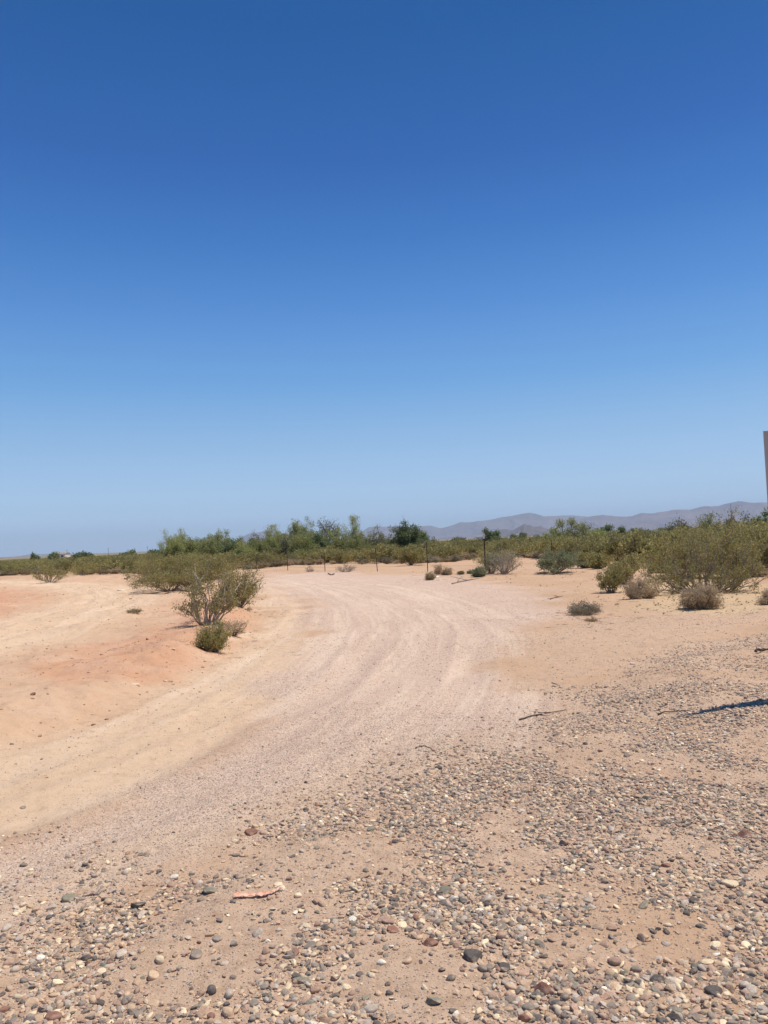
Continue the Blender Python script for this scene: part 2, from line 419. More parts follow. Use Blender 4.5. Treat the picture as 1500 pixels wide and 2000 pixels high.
class Acc:
    def __init__(s): s.v = []; s.q = []; s.t = []; s.n = 0
    def tube(s, pts, rad, sides=4):
        pts = np.asarray(pts, float); k = len(pts)
        d = np.gradient(pts, axis=0); d /= np.linalg.norm(d, axis=1)[:, None] + 1e-9
        ref = np.array([0.31, 0.77, 0.55]); a = np.cross(d, ref); a /= np.linalg.norm(a, axis=1)[:, None] + 1e-9
        b = np.cross(d, a)
        th = np.arange(sides) * 2 * math.pi / sides
        rad = np.asarray(rad, float)
        ring = pts[:, None, :] + rad[:, None, None] * (np.cos(th)[None, :, None] * a[:, None, :] + np.sin(th)[None, :, None] * b[:, None, :])
        s.v.append(ring.reshape(-1, 3))
        i = np.arange(k - 1)[:, None] * sides; j = np.arange(sides)[None, :]; j2 = (j + 1) % sides
        q = np.stack([i + j, i + j2, i + sides + j2, i + sides + j], -1).reshape(-1, 4) + s.n
        s.q.append(q)
        if sides == 4:
            s.q.append(np.array([[3, 2, 1, 0]]) + s.n); s.q.append(np.array([[0, 1, 2, 3]]) + s.n + (k - 1) * 4)
        s.n += k * sides
    def box(s, c, h, rot=None):
        c = np.asarray(c, float); h = np.asarray(h, float)
        P = np.array([[x, y, z] for x in (-1, 1) for y in (-1, 1) for z in (-1, 1)], float) * h
        if rot is not None: P = P @ np.array(rot.transposed())
        s.v.append(P + c)
        s.q.append(np.array([[0, 1, 3, 2], [4, 6, 7, 5], [0, 4, 5, 1], [2, 3, 7, 6], [0, 2, 6, 4], [1, 5, 7, 3]]) + s.n); s.n += 8
    def leaves(s, C, size, r, up=0.0, aspect=2.0):
        """one small bent leaf (two triangles) at every centre"""
        C = np.asarray(C, float); n = len(C)
        if n == 0: return
        a = r.normal(size=(n, 3)); a[:, 2] = a[:, 2] * (1 + up) + up; a /= np.linalg.norm(a, axis=1)[:, None]
        b = np.cross(a, r.normal(size=(n, 3))); b /= np.linalg.norm(b, axis=1)[:, None] + 1e-9
        sz = size * r.uniform(0.6, 1.4, n)[:, None]
        a = a * sz; b = b * sz / aspect
        V = np.stack([C - a, C + b, C + a, C - b], 1)
        s.v.append(V.reshape(-1, 3))
        s.q.append((np.arange(n)[:, None] * 4 + np.arange(4)[None, :]) + s.n); s.n += 4 * n
    def build(s, name, m_, smooth=False):
        return mesh_np(name, np.concatenate(s.v), [np.concatenate(s.q)], (m_,), None, smooth)

# ------------------------------------------------------------------ plants
def grow_plant(seed, H, W, stems, bark, leaf, spread=0.9, levels=2, kids=5, r0=0.014, leafn=30, leafsize=0.02, leafrad=0.05,
               leaf_from=0.45, wig=0.10, droop=0.0, base=0.06, up=0.6, leafup=0.4, trunk=None, sides=4, kidlen=0.45, lean=(0, 0), aspect=2.0, ctrl=(0.38, 0.48), zmin=0.52, fit=True):
    """branches and leaves of a shrub H high and W wide, standing at the origin"""
    r = np.random.default_rng(seed)
    B = Acc(); Lf = Acc(); tips = []
    def branch(p, tgt, rad, lvl):
        L = np.linalg.norm(tgt - p); n = max(4, min(9, int(5 + L * 2)))
        t = np.linspace(0, 1, n)[:, None]
        cp = p + (tgt - p) * np.array([ctrl[0], ctrl[0], ctrl[1]]) if lvl == 0 else (p + tgt) / 2 + np.array([0, 0, 0.10 * L])
        pts = (1 - t) ** 2 * p + 2 * t * (1 - t) * cp + t * t * tgt
        nz = r.normal(size=(n, 3)) * wig * L; nz[0] = 0; nz = nz * t
        pts = pts + nz * 0.6
        if droop: pts[:, 2] -= droop * L * (t[:, 0] ** 3)
        pts[:, 2] = np.maximum(pts[:, 2], 0.01 if lvl else -0.03)
        rr = rad * (1 - 0.72 * t[:, 0])
        B.tube(pts, rr, sides if lvl < 2 else 3)
        if lvl >= levels - 1 or leaf_from < 0.2:
            k0 = int(n * (0.35 if lvl else leaf_from))
            for i in range(k0, n): tips.append(pts[i])
            for i in range(k0, n - 1): tips.append((pts[i] + pts[i + 1]) / 2)
        if lvl < levels - 1:
            for k in range(kids):
                tt = r.uniform(0.35, 1.0) ** 0.8; i = min(n - 2, int(tt * (n - 1))); q = pts[i]
                dr = pts[i + 1] - pts[i]; dr = dr / (np.linalg.norm(dr) + 1e-9)
                dv = dr + r.normal(size=3) * 0.55 + np.array([0, 0, up * 0.5]); dv /= np.linalg.norm(dv)
                tg = q + dv * L * kidlen * r.uniform(0.6, 1.2)
                tg[2] = np.clip(tg[2], 0.03, H * 1.05)
                branch(q, tg, rr[i] * 0.62, lvl + 1)
    starts = []
    if trunk:
        tp = np.array([[0, 0, -0.1], [trunk * 0.1, 0.02, trunk * 0.5], [trunk * r.uniform(-.15, .2), r.uniform(-.1, .1) * trunk, trunk]])
        B.tube(tp, [r0 * 1.9, r0 * 1.5, r0 * 1.2], 6); top = tp[-1]
    for k in range(stems):
        az = 2 * math.pi * (k + r.uniform(-.4, .4)) / stems
        u = math.sqrt(r.uniform(0.02, 1)) * spread
        rad = W / 2 * u
        z = H * math.sqrt(max(0.05, 1 - (u * 0.93) ** 2)) * r.uniform(zmin, 1.0)
        tgt = np.array([math.cos(az) * rad + lean[0] * z, math.sin(az) * rad + lean[1] * z, z])
        p = top if trunk else np.array([math.cos(az) * base, math.sin(az) * base, -0.03])
        branch(np.array(p, float), tgt, r0 * r.uniform(0.7, 1.2), 0)
    tips = np.array(tips)
    tips = tips[tips[:, 2] > H * 0.12 * (zmin > 0.3)] if len(tips) > 20 else tips
    n = int(leafn * len(tips))
    if n > 0:
        dens = np.repeat(r.uniform(0.15, 1.0, len(tips)), 1); dens /= dens.sum()
        C = tips[r.choice(len(tips), n, p=dens)] + r.normal(size=(n, 3)) * leafrad
        C = C[C[:, 2] > 0.02]
        Lf.leaves(C, leafsize, r, leafup, aspect)
    if fit:
        q = np.concatenate(Lf.v) if Lf.n > 400 else np.concatenate(B.v)
        fz = H / max(0.05, np.percentile(q[:, 2], 96.5 if trunk else 99.3))
        fx = W / max(0.05, np.percentile(q[:, 0], 98.8) - np.percentile(q[:, 0], 1.2))
        fz, fx = min(2.0, max(0.6, fz)), min(1.8 if zmin > 0.3 else 1.15, max(0.55, fx))
        B.v = [v * np.array([fx, fx, fz]) for v in B.v]
        Lf.v = [v * np.array([1, 1, 1]) for v in Lf.v]
        if Lf.n:
            L4 = np.concatenate(Lf.v).reshape(-1, 4, 3); c = L4.mean(1, keepdims=True)
            Lf.v = [(L4 - c + c * np.array([fx, fx, fz])).reshape(-1, 3)]
    return B, Lf

def plant(name, label, cat, loc, seed, group=None, rz=0.0, **k):
    bark = k['bark']; leaf = k['leaf']
    B, Lf = grow_plant(seed, **k)
    e = empty(name, loc, rz); tag(e, label, cat, group)
    obj('trunk' if k.get('trunk') else 'branches', B.build(name + '_branches', bark), e)
    if Lf.n: obj('crown' if k.get('trunk') else 'foliage', Lf.build(name + '_foliage', leaf), e)
    return e

def proto(name, seed, leafm, **k):
    """one mesh, bark and leaves, for plants far enough off that their parts cannot be told apart"""
    B, Lf = grow_plant(seed, **k)
    V = np.concatenate(B.v + Lf.v); q1 = np.concatenate(B.q); q2 = np.concatenate(Lf.q) + B.n
    return mesh_np(name, V, [q1, q2], (k['bark'], leafm), np.r_[np.zeros(len(q1)), np.ones(len(q2))])

def scatter(name, pts, idx, rot, scl, colr, protos, mats=None):
    """points carrying instances of the prototypes"""
    c = bpy.data.collections.new(name + '_shapes')
    for i, me in enumerate(protos):
        c.objects.link(bpy.data.objects.new('%s_shape' % name, me))
    names = [o.name for o in c.objects]; order = sorted(range(len(names)), key=lambda i: names[i])
    me = bpy.data.meshes.new(name); me.vertices.add(len(pts)); me.vertices.foreach_set('co', np.asarray(pts, np.float32).reshape(-1))
    a = me.attributes.new('idx', 'INT', 'POINT'); a.data.foreach_set('value', np.asarray(idx, np.int32))
    a = me.attributes.new('rot', 'FLOAT_VECTOR', 'POINT'); a.data.foreach_set('vector', np.asarray(rot, np.float32).reshape(-1))
    a = me.attributes.new('scl', 'FLOAT_VECTOR', 'POINT'); a.data.foreach_set('vector', np.asarray(scl, np.float32).reshape(-1))
    if colr is not None:
        a = me.attributes.new('col', 'FLOAT_COLOR', 'POINT'); a.data.foreach_set('color', np.c_[colr, np.ones(len(colr))].astype(np.float32).reshape(-1))
    me.update()
    o = obj(name, me)
    g = bpy.data.node_groups.new(name + '_scatter', 'GeometryNodeTree')
    g.interface.new_socket('Geometry', in_out='INPUT', socket_type='NodeSocketGeometry')
    g.interface.new_socket('Geometry', in_out='OUTPUT', socket_type='NodeSocketGeometry')
    gi = g.nodes.new('NodeGroupInput'); go = g.nodes.new('NodeGroupOutput')
    iop = g.nodes.new('GeometryNodeInstanceOnPoints')
    ci = g.nodes.new('GeometryNodeCollectionInfo'); ci.inputs['Collection'].default_value = c
    ci.inputs['Separate Children'].default_value = True; ci.inputs['Reset Children'].default_value = True
    iop.inputs['Pick Instance'].default_value = True
    g.links.new(gi.outputs[0], iop.inputs['Points']); g.links.new(ci.outputs[0], iop.inputs['Instance'])
    for nm, dt, sock in (('idx', 'INT', 'Instance Index'), ('rot', 'FLOAT_VECTOR', 'Rotation'), ('scl', 'FLOAT_VECTOR', 'Scale')):
        na = g.nodes.new('GeometryNodeInputNamedAttribute'); na.data_type = dt; na.inputs[0].default_value = nm
        g.links.new(na.outputs[0], iop.inputs[sock])
    g.links.new(iop.outputs[0], go.inputs[0])
    md = o.modifiers.new('scatter', 'NODES'); md.node_group = g
    return o

# ------------------------------------------------------------------ ground
def build_ground():
    ang = np.r_[np.linspace(-180, -50, 40, endpoint=False), np.linspace(-50, -33, 60, endpoint=False), np.linspace(-33, 33, 560, endpoint=False),
                np.linspace(33, 50, 60, endpoint=False), np.linspace(50, 180, 40, endpoint=False)] * math.pi / 180
    rad = np.r_[np.geomspace(0.3, 1.9, 12, endpoint=False), np.geomspace(1.9, 60, 520, endpoint=False), np.geomspace(60, 500, 70, endpoint=False), np.geomspace(500, 13000, 60)]
    A, Rr = np.meshgrid(ang, rad)
    x = (np.sin(A) * Rr).ravel(); y = (np.cos(A) * Rr).ravel()
    z = zones(x, y); h = height(x, y, z)
    na, nr = len(ang), len(rad)
    V = np.c_[x, y, h]
    V = np.r_[V, [[0, 0, hz(0, 0)]]]
    i = np.arange(nr - 1)[:, None] * na; j = np.arange(na)[None, :]; j2 = (j + 1) % na
    Q = np.stack([i + j, i + na + j, i + na + j2, i + j2], -1).reshape(-1, 4)
    T = np.stack([np.full(na, len(V) - 1), np.arange(na), (np.arange(na) + 1) % na], -1)
    Q = Q[:, ::-1]; T = T[:, ::-1]
    me = mesh_np('ground', V, [Q, T], (M['ground'],), None, True)
    nrm = np.zeros(len(me.polygons) * 3, np.float32); me.polygons.foreach_get('normal', nrm)
    if nrm.reshape(-1, 3)[:, 2].mean() < 0: me.flip_normals()
    streak = np.zeros_like(x)
    for k in (0, 1, 2):
        lat, arc = z['t%d' % k]
        wdt = np.exp(-(lat / 2.2) ** 4)
        s_ = vnoise(lat * 5.0 + 0.4 * vnoise(arc / 4, arc * 0, 3), arc * 0.22, 100 + k) + 0.7 * vnoise(lat * 13.0, arc * 0.5, 110 + k) + 0.6 * vnoise(lat * 27.0, arc * 0.9, 150 + k)
        streak = np.maximum(streak, np.clip(s_ * 1.9 + 0.05, 0, 1) * wdt)
        for o_ in (-0.75, 0.8):
            streak = np.maximum(streak, 0.55 * np.exp(-((lat - o_) / 0.2) ** 2) * np.clip(0.6 + 1.5 * vnoise(arc / 2, lat * 0, 130 + k), 0, 1))
    t0 = np.exp(-(z['t0'][0] / 1.7) ** 4) * 0.95
    orange = z['orange']; cream = np.maximum(z['cream'], t0 * orange)
    gr = z['gravel'] * np.clip(0.85 + 1.6 * fbm(x / 0.8, y / 0.8, 3, 200), 0.1, 1)
    def put(nm, a, b, c):
        at_ = me.attributes.new(nm, 'FLOAT_COLOR', 'POINT')
        d = np.ones((len(V), 4), np.float32); d[:-1, 0] = a; d[:-1, 1] = b; d[:-1, 2] = c; d[-1, :3] = 0
        at_.data.foreach_set('color', d.reshape(-1))
    put('zone_a', orange, cream, z['pink'])
    put('zone_b', gr, np.maximum(z['red'] * 0.8, z['redp']) * (1 - 0 * x), streak)
    put('zone_c', z['sand'], z['dry'], np.clip((np.hypot(x, y) - 250) / 300, 0, 1))
    o = obj('ground', me); tag(o, kind='structure')
build_ground()

# ------------------------------------------------------------------ mountains
def mountain(name, prof, d, depth, seed, m_, base_z=-5, shift=0.0, rough=1.0):
    """a range: rising from the plain to its skyline profile, built as a deep relief"""
    px = np.array([p[0] for p in prof], float); py = np.array([p[1] for p in prof], float)
    n = int(260 * (px[-1] - px[0]) / 800) + 40
    u = np.linspace(px[0], px[-1], n)
    pyi = np.interp(u, px, py)
    X = np.array([at_dist(a, d)[0] for a in u]); Z = np.array([z_at(a, b, d) for a, b in zip(u, pyi)]) + fbm(X / (d * 0.022), X * 0 + seed, 5, seed) * d * 0.0022
    rows = 40; V = []
    for r_ in range(rows + 1):
        t = r_ / rows                                    # 0 front foot, crest at 0.6, 1 back foot
        s = (t / 0.6) if t < 0.6 else (1 - (t - 0.6) / 0.4)
        yv = d + (t - 0.6) * depth
        ridg = 1 - np.abs(2 * fbm(X / (depth * 0.10), np.full(n, yv) / (depth * 0.22), 4, seed))
        prof_ = s ** 1.25
        hh = base_z + (Z - base_z) * prof_ * np.where(s < 0.999, np.clip(0.45 + 0.50 * ridg * rough + 0.5 * (s ** 4) * (1 - ridg) , 0.2, 1.0), 1.0)
        xx = X * (yv / d)
        V.append(np.c_[xx, np.full(n, yv), hh])
    V = np.concatenate(V)
    i = np.arange(rows)[:, None] * n; j = np.arange(n - 1)[None, :]
    Q = np.stack([i + j, i + j + 1, i + n + j + 1, i + n + j], -1).reshape(-1, 4)
    o = obj(name, mesh_np(name, V, [Q], (m_,), None, True)); tag(o, kind='structure')
    return o

def rock_mat(name, a, b_, sc_):
    m, nt, b = mat(name); L = nt.links.new
    g = N(nt, 'ShaderNodeNewGeometry'); n = N(nt, 'ShaderNodeTexNoise', Scale=sc_, Detail=8.0, Roughness=0.7); L(g.outputs['Position'], n.inputs['Vector'])
    L(mix(nt, ramp(nt, n.outputs[0], [(0.35, (0, 0, 0)), (0.65, (1, 1, 1))]), a, b_), b.inputs['Base Color'])
    return m
RK = rock_mat('range_rock', (0.10, 0.075, 0.095), (0.24, 0.17, 0.185), 0.0025)
RK2 = rock_mat('dark_rock', (0.085, 0.05, 0.045), (0.14, 0.09, 0.08), 0.008)
mountain('mountain_range', [(640, 1068), (700, 1042), (722, 1029), (745, 1026), (775, 1027), (800, 1029), (830, 1027), (845, 1027), (860, 1031), (885, 1025), (900, 1020), (930, 1018), (960, 1014), (980, 1009), (1000, 1008), (1020, 1005), (1035, 1003), (1050, 1005),
         (1065, 1009), (1080, 1007), (1100, 1007), (1120, 1007), (1145, 1009), (1165, 1012), (1185, 1011)], 10200, 2600, 11, RK)
mountain('mountain_range', [(1080, 1040), (1130, 1016), (1150, 1009), (1180, 1006), (1205, 1008), (1235, 1007), (1255, 1002), (1280, 1003), (1300, 998), (1330, 994), (1350, 994), (1380, 988), (1405, 987), (1425, 984), (1445, 980), (1475, 982), (1500, 981), (1560, 978), (1640, 984), (1750, 980), (1900, 990), (2100, 1000)], 8300, 2400, 23, RK)
mountain('foothills', [(1080, 1046), (1130, 1034), (1190, 1027), (1240, 1024), (1275, 1017), (1320, 1018), (1365, 1012), (1400, 1014), (1440, 1006), (1480, 1008), (1520, 1003), (1650, 1006), (1800, 1014), (1950, 1030)], 6900, 1300, 59, RK)
mountain('hill', [(940, 1053), (958, 1042), (970, 1035), (985, 1031), (1000, 1034), (1015, 1040), (1035, 1050)], 6000, 700, 31, RK2)
mountain('hill', [(985, 1052), (1002, 1037), (1012, 1030), (1019, 1027), (1025, 1022), (1031, 1026), (1036, 1025), (1043, 1029), (1056, 1028), (1068, 1034), (1085, 1042), (1110, 1050)], 5600, 800, 37, RK2)
mountain('hill', [(830, 1058), (870, 1048), (900, 1045), (930, 1047), (960, 1050), (990, 1053)], 7000, 800, 41, RK)
mountain('hill', [(430, 1080), (455, 1060), (470, 1050), (495, 1041), (520, 1038), (545, 1040), (575, 1050), (620, 1066)], 11200, 1500, 47, RK)
mountain('hill', [(-120, 1096), (-40, 1090), (20, 1086), (60, 1083), (100, 1081), (135, 1080), (170, 1082), (230, 1080), (290, 1078), (340, 1079), (400, 1078)], 11600, 1200, 53, RK)

# ------------------------------------------------------------------ far scrub and creosote bushes
CREO = [proto('creosote_far', 100 + k, M['creosote'], H=1.0, W=w_, stems=st, leafup=1.2, bark=M['bark'], leaf=None, levels=2, kids=5, r0=0.014,
              leafn=lf, leafsize=0.038, leafrad=0.055, leaf_from=0.5, spread=0.95, aspect=1.8)
        for k, (w_, st, lf) in enumerate(((1.15, 15, 5.5), (1.35, 17, 5.0), (0.95, 14, 6.0), (1.25, 15, 4.2), (1.1, 18, 5.0), (1.5, 16, 4.6)))]
SMALL = [proto('low_scrub', 130 + k, (M['brown'], M['greyleaf'], M['creosote_dry'])[k], H=1.0, W=1.5, stems=16, bark=M['greybark'], leaf=None, levels=2, kids=4, r0=0.012,
               leafn=5, leafsize=0.05, leafrad=0.06, leaf_from=0.3) for k in range(3)]

def scrub_near(az_px):
    """distance where the scrub begins, by direction"""
    return np.interp(az_px, [-600, 0, 150, 300, 420, 560, 700, 850, 930, 1040, 1120, 1200, 1300, 1400, 1500, 1700, 2000],
                     [75, 74, 70, 60, 62, 66, 62, 58, 66, 62, 42, 46, 36, 30, 28, 26, 26])
def px_of(x, y):
    return 750 + FPX * x / y

pts = []
tries = 0
while len(pts) < 9000 and tries < 400000:
    tries += 1
    px = random.uniform(-500, 2000)
    d0 = float(scrub_near(px))
    d = d0 + (random.random() ** 1.7) * 620 if random.random() < 0.6 else d0 + random.uniform(0, 70)
    pts.append(((px - 750) / FPX * d, d, px))
P = np.array(pts)
# thin out to a natural spacing
keep = []; cell = {}
P = P[np.argsort(P[:, 1])]
for x, y, px in P:
    s = 1.05 + 0.006 * y
    kx, ky = int(x // 4), int(y // 4); ok = True
    for a in (-1, 0, 1):
        for b in (-1, 0, 1):
            for (xx, yy) in cell.get((kx + a, ky + b), ()):
                if (xx - x) ** 2 + (yy - y) ** 2 < s * s: ok = False; break
            if not ok: break
        if not ok: break
    if not ok: continue
    d0 = float(scrub_near(px))
    if y < d0 + 8 and random.random() < 0.45: continue
    keep.append((x, y, px)); cell.setdefault((kx, ky), []).append((x, y))
keep.sort(key=lambda q: q[1] - 0)
inview = [q for q in keep if -60 < q[2] < 1560]
solo = sorted(inview, key=lambda q: q[1])[:262]
ss = set((q[0], q[1]) for q in solo)
rest = [q for q in keep if (q[0], q[1]) not in ss]

def scrub_h(px, y):
    return float(np.interp(px, [-500, 0, 250, 420, 1050, 1300, 1600, 2000], [1.15, 1.15, 1.3, 1.38, 1.42, 1.6, 1.75, 1.8]))
G1, G2, G3 = 'creosote bushes beyond the wire fence'.split(',') + ['', '']
def solo_label(px, y):
    row = 'front' if y < float(scrub_near(px)) + 7 else 'back'
    where = np.interp(px, [0, 1], [0, 1])
    zones_ = [(130, 'the far left edge'), (330, 'the three left fence posts'), (440, 'the two leftmost palo verde trees'), (600, 'the slender pale tree crown'), (740, 'the biggest palo verde'),
              (860, 'the lone dark green tree'), (940, 'the gap left of the white-tipped post'), (1050, 'the dark rocky hills'), (1160, 'the feathery green tree'), (1260, 'the leaning fence post'), (1400, 'the left half of the big creosote'), (9999, 'the right end of the big creosote')]
    for lim, t in zones_:
        if px < lim: return 'olive creosote bush, %s of the scrub, by %s' % (row, t)
hs = height(np.array([q[0] for q in solo]), np.array([q[1] for q in solo]))
for (x, y, px), h in zip(solo, hs):
    hh = scrub_h(px, y) * random.uniform(0.72, 1.12)
    o = obj('creosote_bush', random.choice(CREO), None, (x, y, float(h) - 0.02))
    wv = random.uniform(0.9, 1.35)
    o.scale = (hh * wv, hh * wv, hh); o.rotation_euler = (0, 0, random.uniform(0, 6.28))
    lb = solo_label(px, y)
    tag(o, lb, 'bush', 'creosote bushes of the scrub belt')
n = len(rest)
rx = np.array([q[0] for q in rest]); ry = np.array([q[1] for q in rest]); rp = np.array([q[2] for q in rest])
hh = np.array([scrub_h(a, b) for a, b in zip(rp, ry)]) * rng.uniform(0.75, 1.15, n) * 1.0
wv = rng.uniform(1.0, 1.5, n) * (1 + np.clip(ry - 120, 0, 400) / 300)
o = scatter('desert_scrub', np.c_[rx, ry, height(rx, ry)], rng.integers(0, 6, n), np.c_[np.zeros(n), np.zeros(n), rng.uniform(0, 6.28, n)],
            np.c_[hh * wv, hh * wv, hh], None, CREO)
tag(o, 'dense olive creosote scrub stretching away behind the fence', 'scrub', None, 'stuff')
# grey-brown undergrowth at the feet of the scrub
n = 1500
px = rng.uniform(-200, 1700, n); d0 = scrub_near(px); d = d0 - 3 + rng.random(n) ** 1.5 * 60
x = (px - 750) / FPX * d; s = rng.uniform(0.25, 0.6, n)
o = scatter('undergrowth', np.c_[x, d, height(x, d)], rng.integers(0, 3, n), np.c_[np.zeros(n), np.zeros(n), rng.uniform(0, 6.28, n)], np.c_[s * 1.3, s * 1.3, s], None, SMALL)
tag(o, 'grey and brown dry undergrowth at the feet of the scrub', 'undergrowth', None, 'stuff')

# ------------------------------------------------------------------ trees
def tree(px, top, wpx, d, kind, label, seed, name='palo_verde_tree', **kw):
    x, y = at_dist(px, d); g = hz(x, y); H = z_at(px, top, d) - g; W = 1.2 * wpx / FPX * d
    K = dict(
        palo=dict(bark=M['bark'], leaf=M['paloverde'], stems=19, levels=3, kids=6, r0=0.04, leafn=3.2, leafsize=0.06, leafrad=0.13, leaf_from=0.25, zmin=0.35, spread=1.0, trunk=H * 0.10, kidlen=0.42, up=0.9, wig=0.08, aspect=2.6, leafup=0.8),
        mesq=dict(bark=M['darkbark'], leaf=M['mesquite'], stems=15, levels=3, kids=5, r0=0.05, leafn=2.2, leafsize=0.075, leafrad=0.13, leaf_from=0.3, zmin=0.35, spread=1.0, trunk=H * 0.12, kidlen=0.5, up=0.3, wig=0.13, droop=0.10, aspect=2.6),
        iron=dict(bark=M['darkbark'], leaf=M['darkleaf'], stems=16, levels=3, kids=6, r0=0.045, leafn=3.2, leafsize=0.08, leafrad=0.14, leaf_from=0.3, zmin=0.35, spread=1.0, trunk=H * 0.12, kidlen=0.42, up=0.8, wig=0.09, aspect=2.0),
        bare=dict(bark=M['darkbark'], leaf=M['mesquite'], stems=7, levels=3, kids=5, r0=0.06, leafn=0.9, leafsize=0.075, leafrad=0.12, leaf_from=0.5, spread=0.9, trunk=H * 0.28, kidlen=0.45, up=0.5, wig=0.15, aspect=2.6))[kind]
    K.update(kw)
    return plant(name, label, 'tree', (x, y, g), seed, 'trees rising above the scrub belt', H=H, W=W, base=0.1, **K)

tree(352, 1046, 62, 82, 'palo', 'round green palo verde tree, leftmost of the tree group', 1)
tree(392, 1056, 46, 90, 'palo', 'low palo verde tree filling the dip right of the leftmost tree', 2)
tree(427, 1045, 52, 84, 'palo', 'domed palo verde tree second from the left end of the tree group', 3)
tree(457, 1057, 34, 92, 'palo', 'small pale green palo verde beside the faint hill gap', 4)
tree(490, 1060, 40, 88, 'iron', 'low dark green tree in the gap below the faint distant hill', 5, 'ironwood_tree')
tree(510, 1042, 36, 105, 'mesq', 'thin grey-green mesquite against the faint distant hill', 6, 'mesquite_tree')
tree(546, 1035, 54, 86, 'palo', 'broad palo verde with feathery top, left of the upright slender crown', 7)
tree(579, 1026, 26, 88, 'palo', 'slender upright pale crown in the middle of the tree group', 8)
tree(604, 1032, 40, 84, 'palo', 'bright green palo verde between the slender crown and the drooping mesquite', 9)
tree(628, 1044, 36, 80, 'palo', 'low green palo verde at the foot of the drooping mesquite', 10)
tree(645, 1016, 38, 90, 'bare', 'tall sparse mesquite with drooping dark twigs, highest on the skyline', 11, 'mesquite_tree')
tree(684, 1020, 66, 76, 'palo', 'biggest yellow-green palo verde with a visible dark trunk', 12)
tree(716, 1031, 40, 82, 'bare', 'airy grey mesquite leaning out right of the biggest palo verde', 13, 'mesquite_tree', lean=(0.15, 0))
tree(748, 1045, 56, 80, 'mesq', 'low olive mesquite in front of the flat-topped far mountain', 14, 'mesquite_tree')
tree(800, 1031, 52, 76, 'iron', 'dark green bushy tree standing alone before the mountains', 15, 'ironwood_tree')
tree(823, 1044, 26, 80, 'iron', 'small dark tree joined to the right side of the lone dark green tree', 16, 'ironwood_tree')
tree(966, 1040, 40, 98, 'iron', 'small round dark tree behind the white-tipped fence post', 17, 'ironwood_tree')
tree(1105, 1021, 60, 66, 'palo', 'feathery green tree right of the pointed dark hill', 18)
tree(1142, 1029, 44, 74, 'palo', 'rounded green tree just right of the feathery one beside the pointed hill', 19)
tree(1183, 1034, 42, 84, 'iron', 'dark green tree with two blunt crowns left of the leaning fence post', 20, 'ironwood_tree')
tree(1222, 1035, 46, 96, 'iron', 'dark tree on the skyline directly behind the leaning fence post', 21, 'ironwood_tree')
tree(1262, 1037, 46, 104, 'iron', 'dark low tree on the skyline between leaning post and big creosote', 22, 'ironwood_tree')
tree(1296, 1035, 40, 96, 'iron', 'dark green tree just left of the big creosote bush', 23, 'ironwood_tree')
tree(1330, 1017, 40, 58, 'bare', 'sparse dark-twigged tree above the left side of the big creosote', 24, 'mesquite_tree')
tree(1388, 1013, 44, 56, 'palo', 'pale feathery tree above the top of the big creosote', 25, leafn=1.6)
tree(1444, 1019, 46, 54, 'mesq', 'olive tree above the right side of the big creosote', 26, 'mesquite_tree')
tree(1492, 1013, 44, 52, 'iron', 'dark olive tree at the right edge under the sign board', 27, 'ironwood_tree')
for i, (px, top, w_, d, kd, lb) in enumerate(((338, 1058, 30, 76, 'palo', 'low green tree at the outer left foot of the leftmost palo verde'), (372, 1058, 40, 78, 'palo', 'low green tree in front of the dip right of the leftmost tree'), (408, 1062, 40, 74, 'palo', 'low tree at the left foot of the domed palo verde'),
        (443, 1064, 40, 76, 'iron', 'low dark tree at the right foot of the domed palo verde'), (475, 1066, 44, 74, 'palo', 'low green tree under the faint distant hill, left half'), (508, 1060, 44, 76, 'palo', 'low green tree under the thin grey-green mesquite'),
        (532, 1052, 40, 78, 'palo', 'green tree at the left foot of the broad feathery palo verde'), (562, 1048, 44, 76, 'mesq', 'olive tree between the broad feathery palo verde and the slender crown'), (590, 1050, 44, 72, 'palo', 'green tree at the foot of the slender pale crown'),
        (618, 1054, 40, 74, 'iron', 'dark green tree at the left foot of the drooping mesquite'), (655, 1050, 44, 76, 'mesq', 'olive tree filling between the drooping mesquite and the biggest palo verde'), (700, 1052, 50, 72, 'palo', 'green tree at the right foot of the biggest palo verde'),
        (728, 1054, 44, 76, 'mesq', 'olive tree between the leaning grey mesquite and the low olive one'), (770, 1056, 44, 76, 'palo', 'green tree at the left foot of the lone dark green tree'), (835, 1060, 36, 74, 'mesq', 'low olive tree at the right end of the tree group'),
        (1085, 1040, 36, 68, 'palo', 'low green tree at the left foot of the feathery tree'), (1128, 1040, 40, 64, 'mesq', 'olive tree between the feathery tree and the rounded one beside it'), (1165, 1042, 40, 70, 'palo', 'low green tree left of the two blunt dark crowns'),
        (1205, 1044, 40, 76, 'mesq', 'low olive tree right of the two blunt dark crowns'), (1245, 1042, 40, 80, 'palo', 'low green tree on the skyline just right of the leaning post'), (1312, 1034, 40, 60, 'mesq', 'olive tree over the left shoulder of the big creosote'), (1415, 1024, 40, 50, 'mesq', 'olive tree over the right shoulder of the big creosote'))):
    tree(px, top, w_, d, kd, lb, 90 + i, {'palo': 'palo_verde_tree', 'iron': 'ironwood_tree', 'mesq': 'mesquite_tree'}[kd])
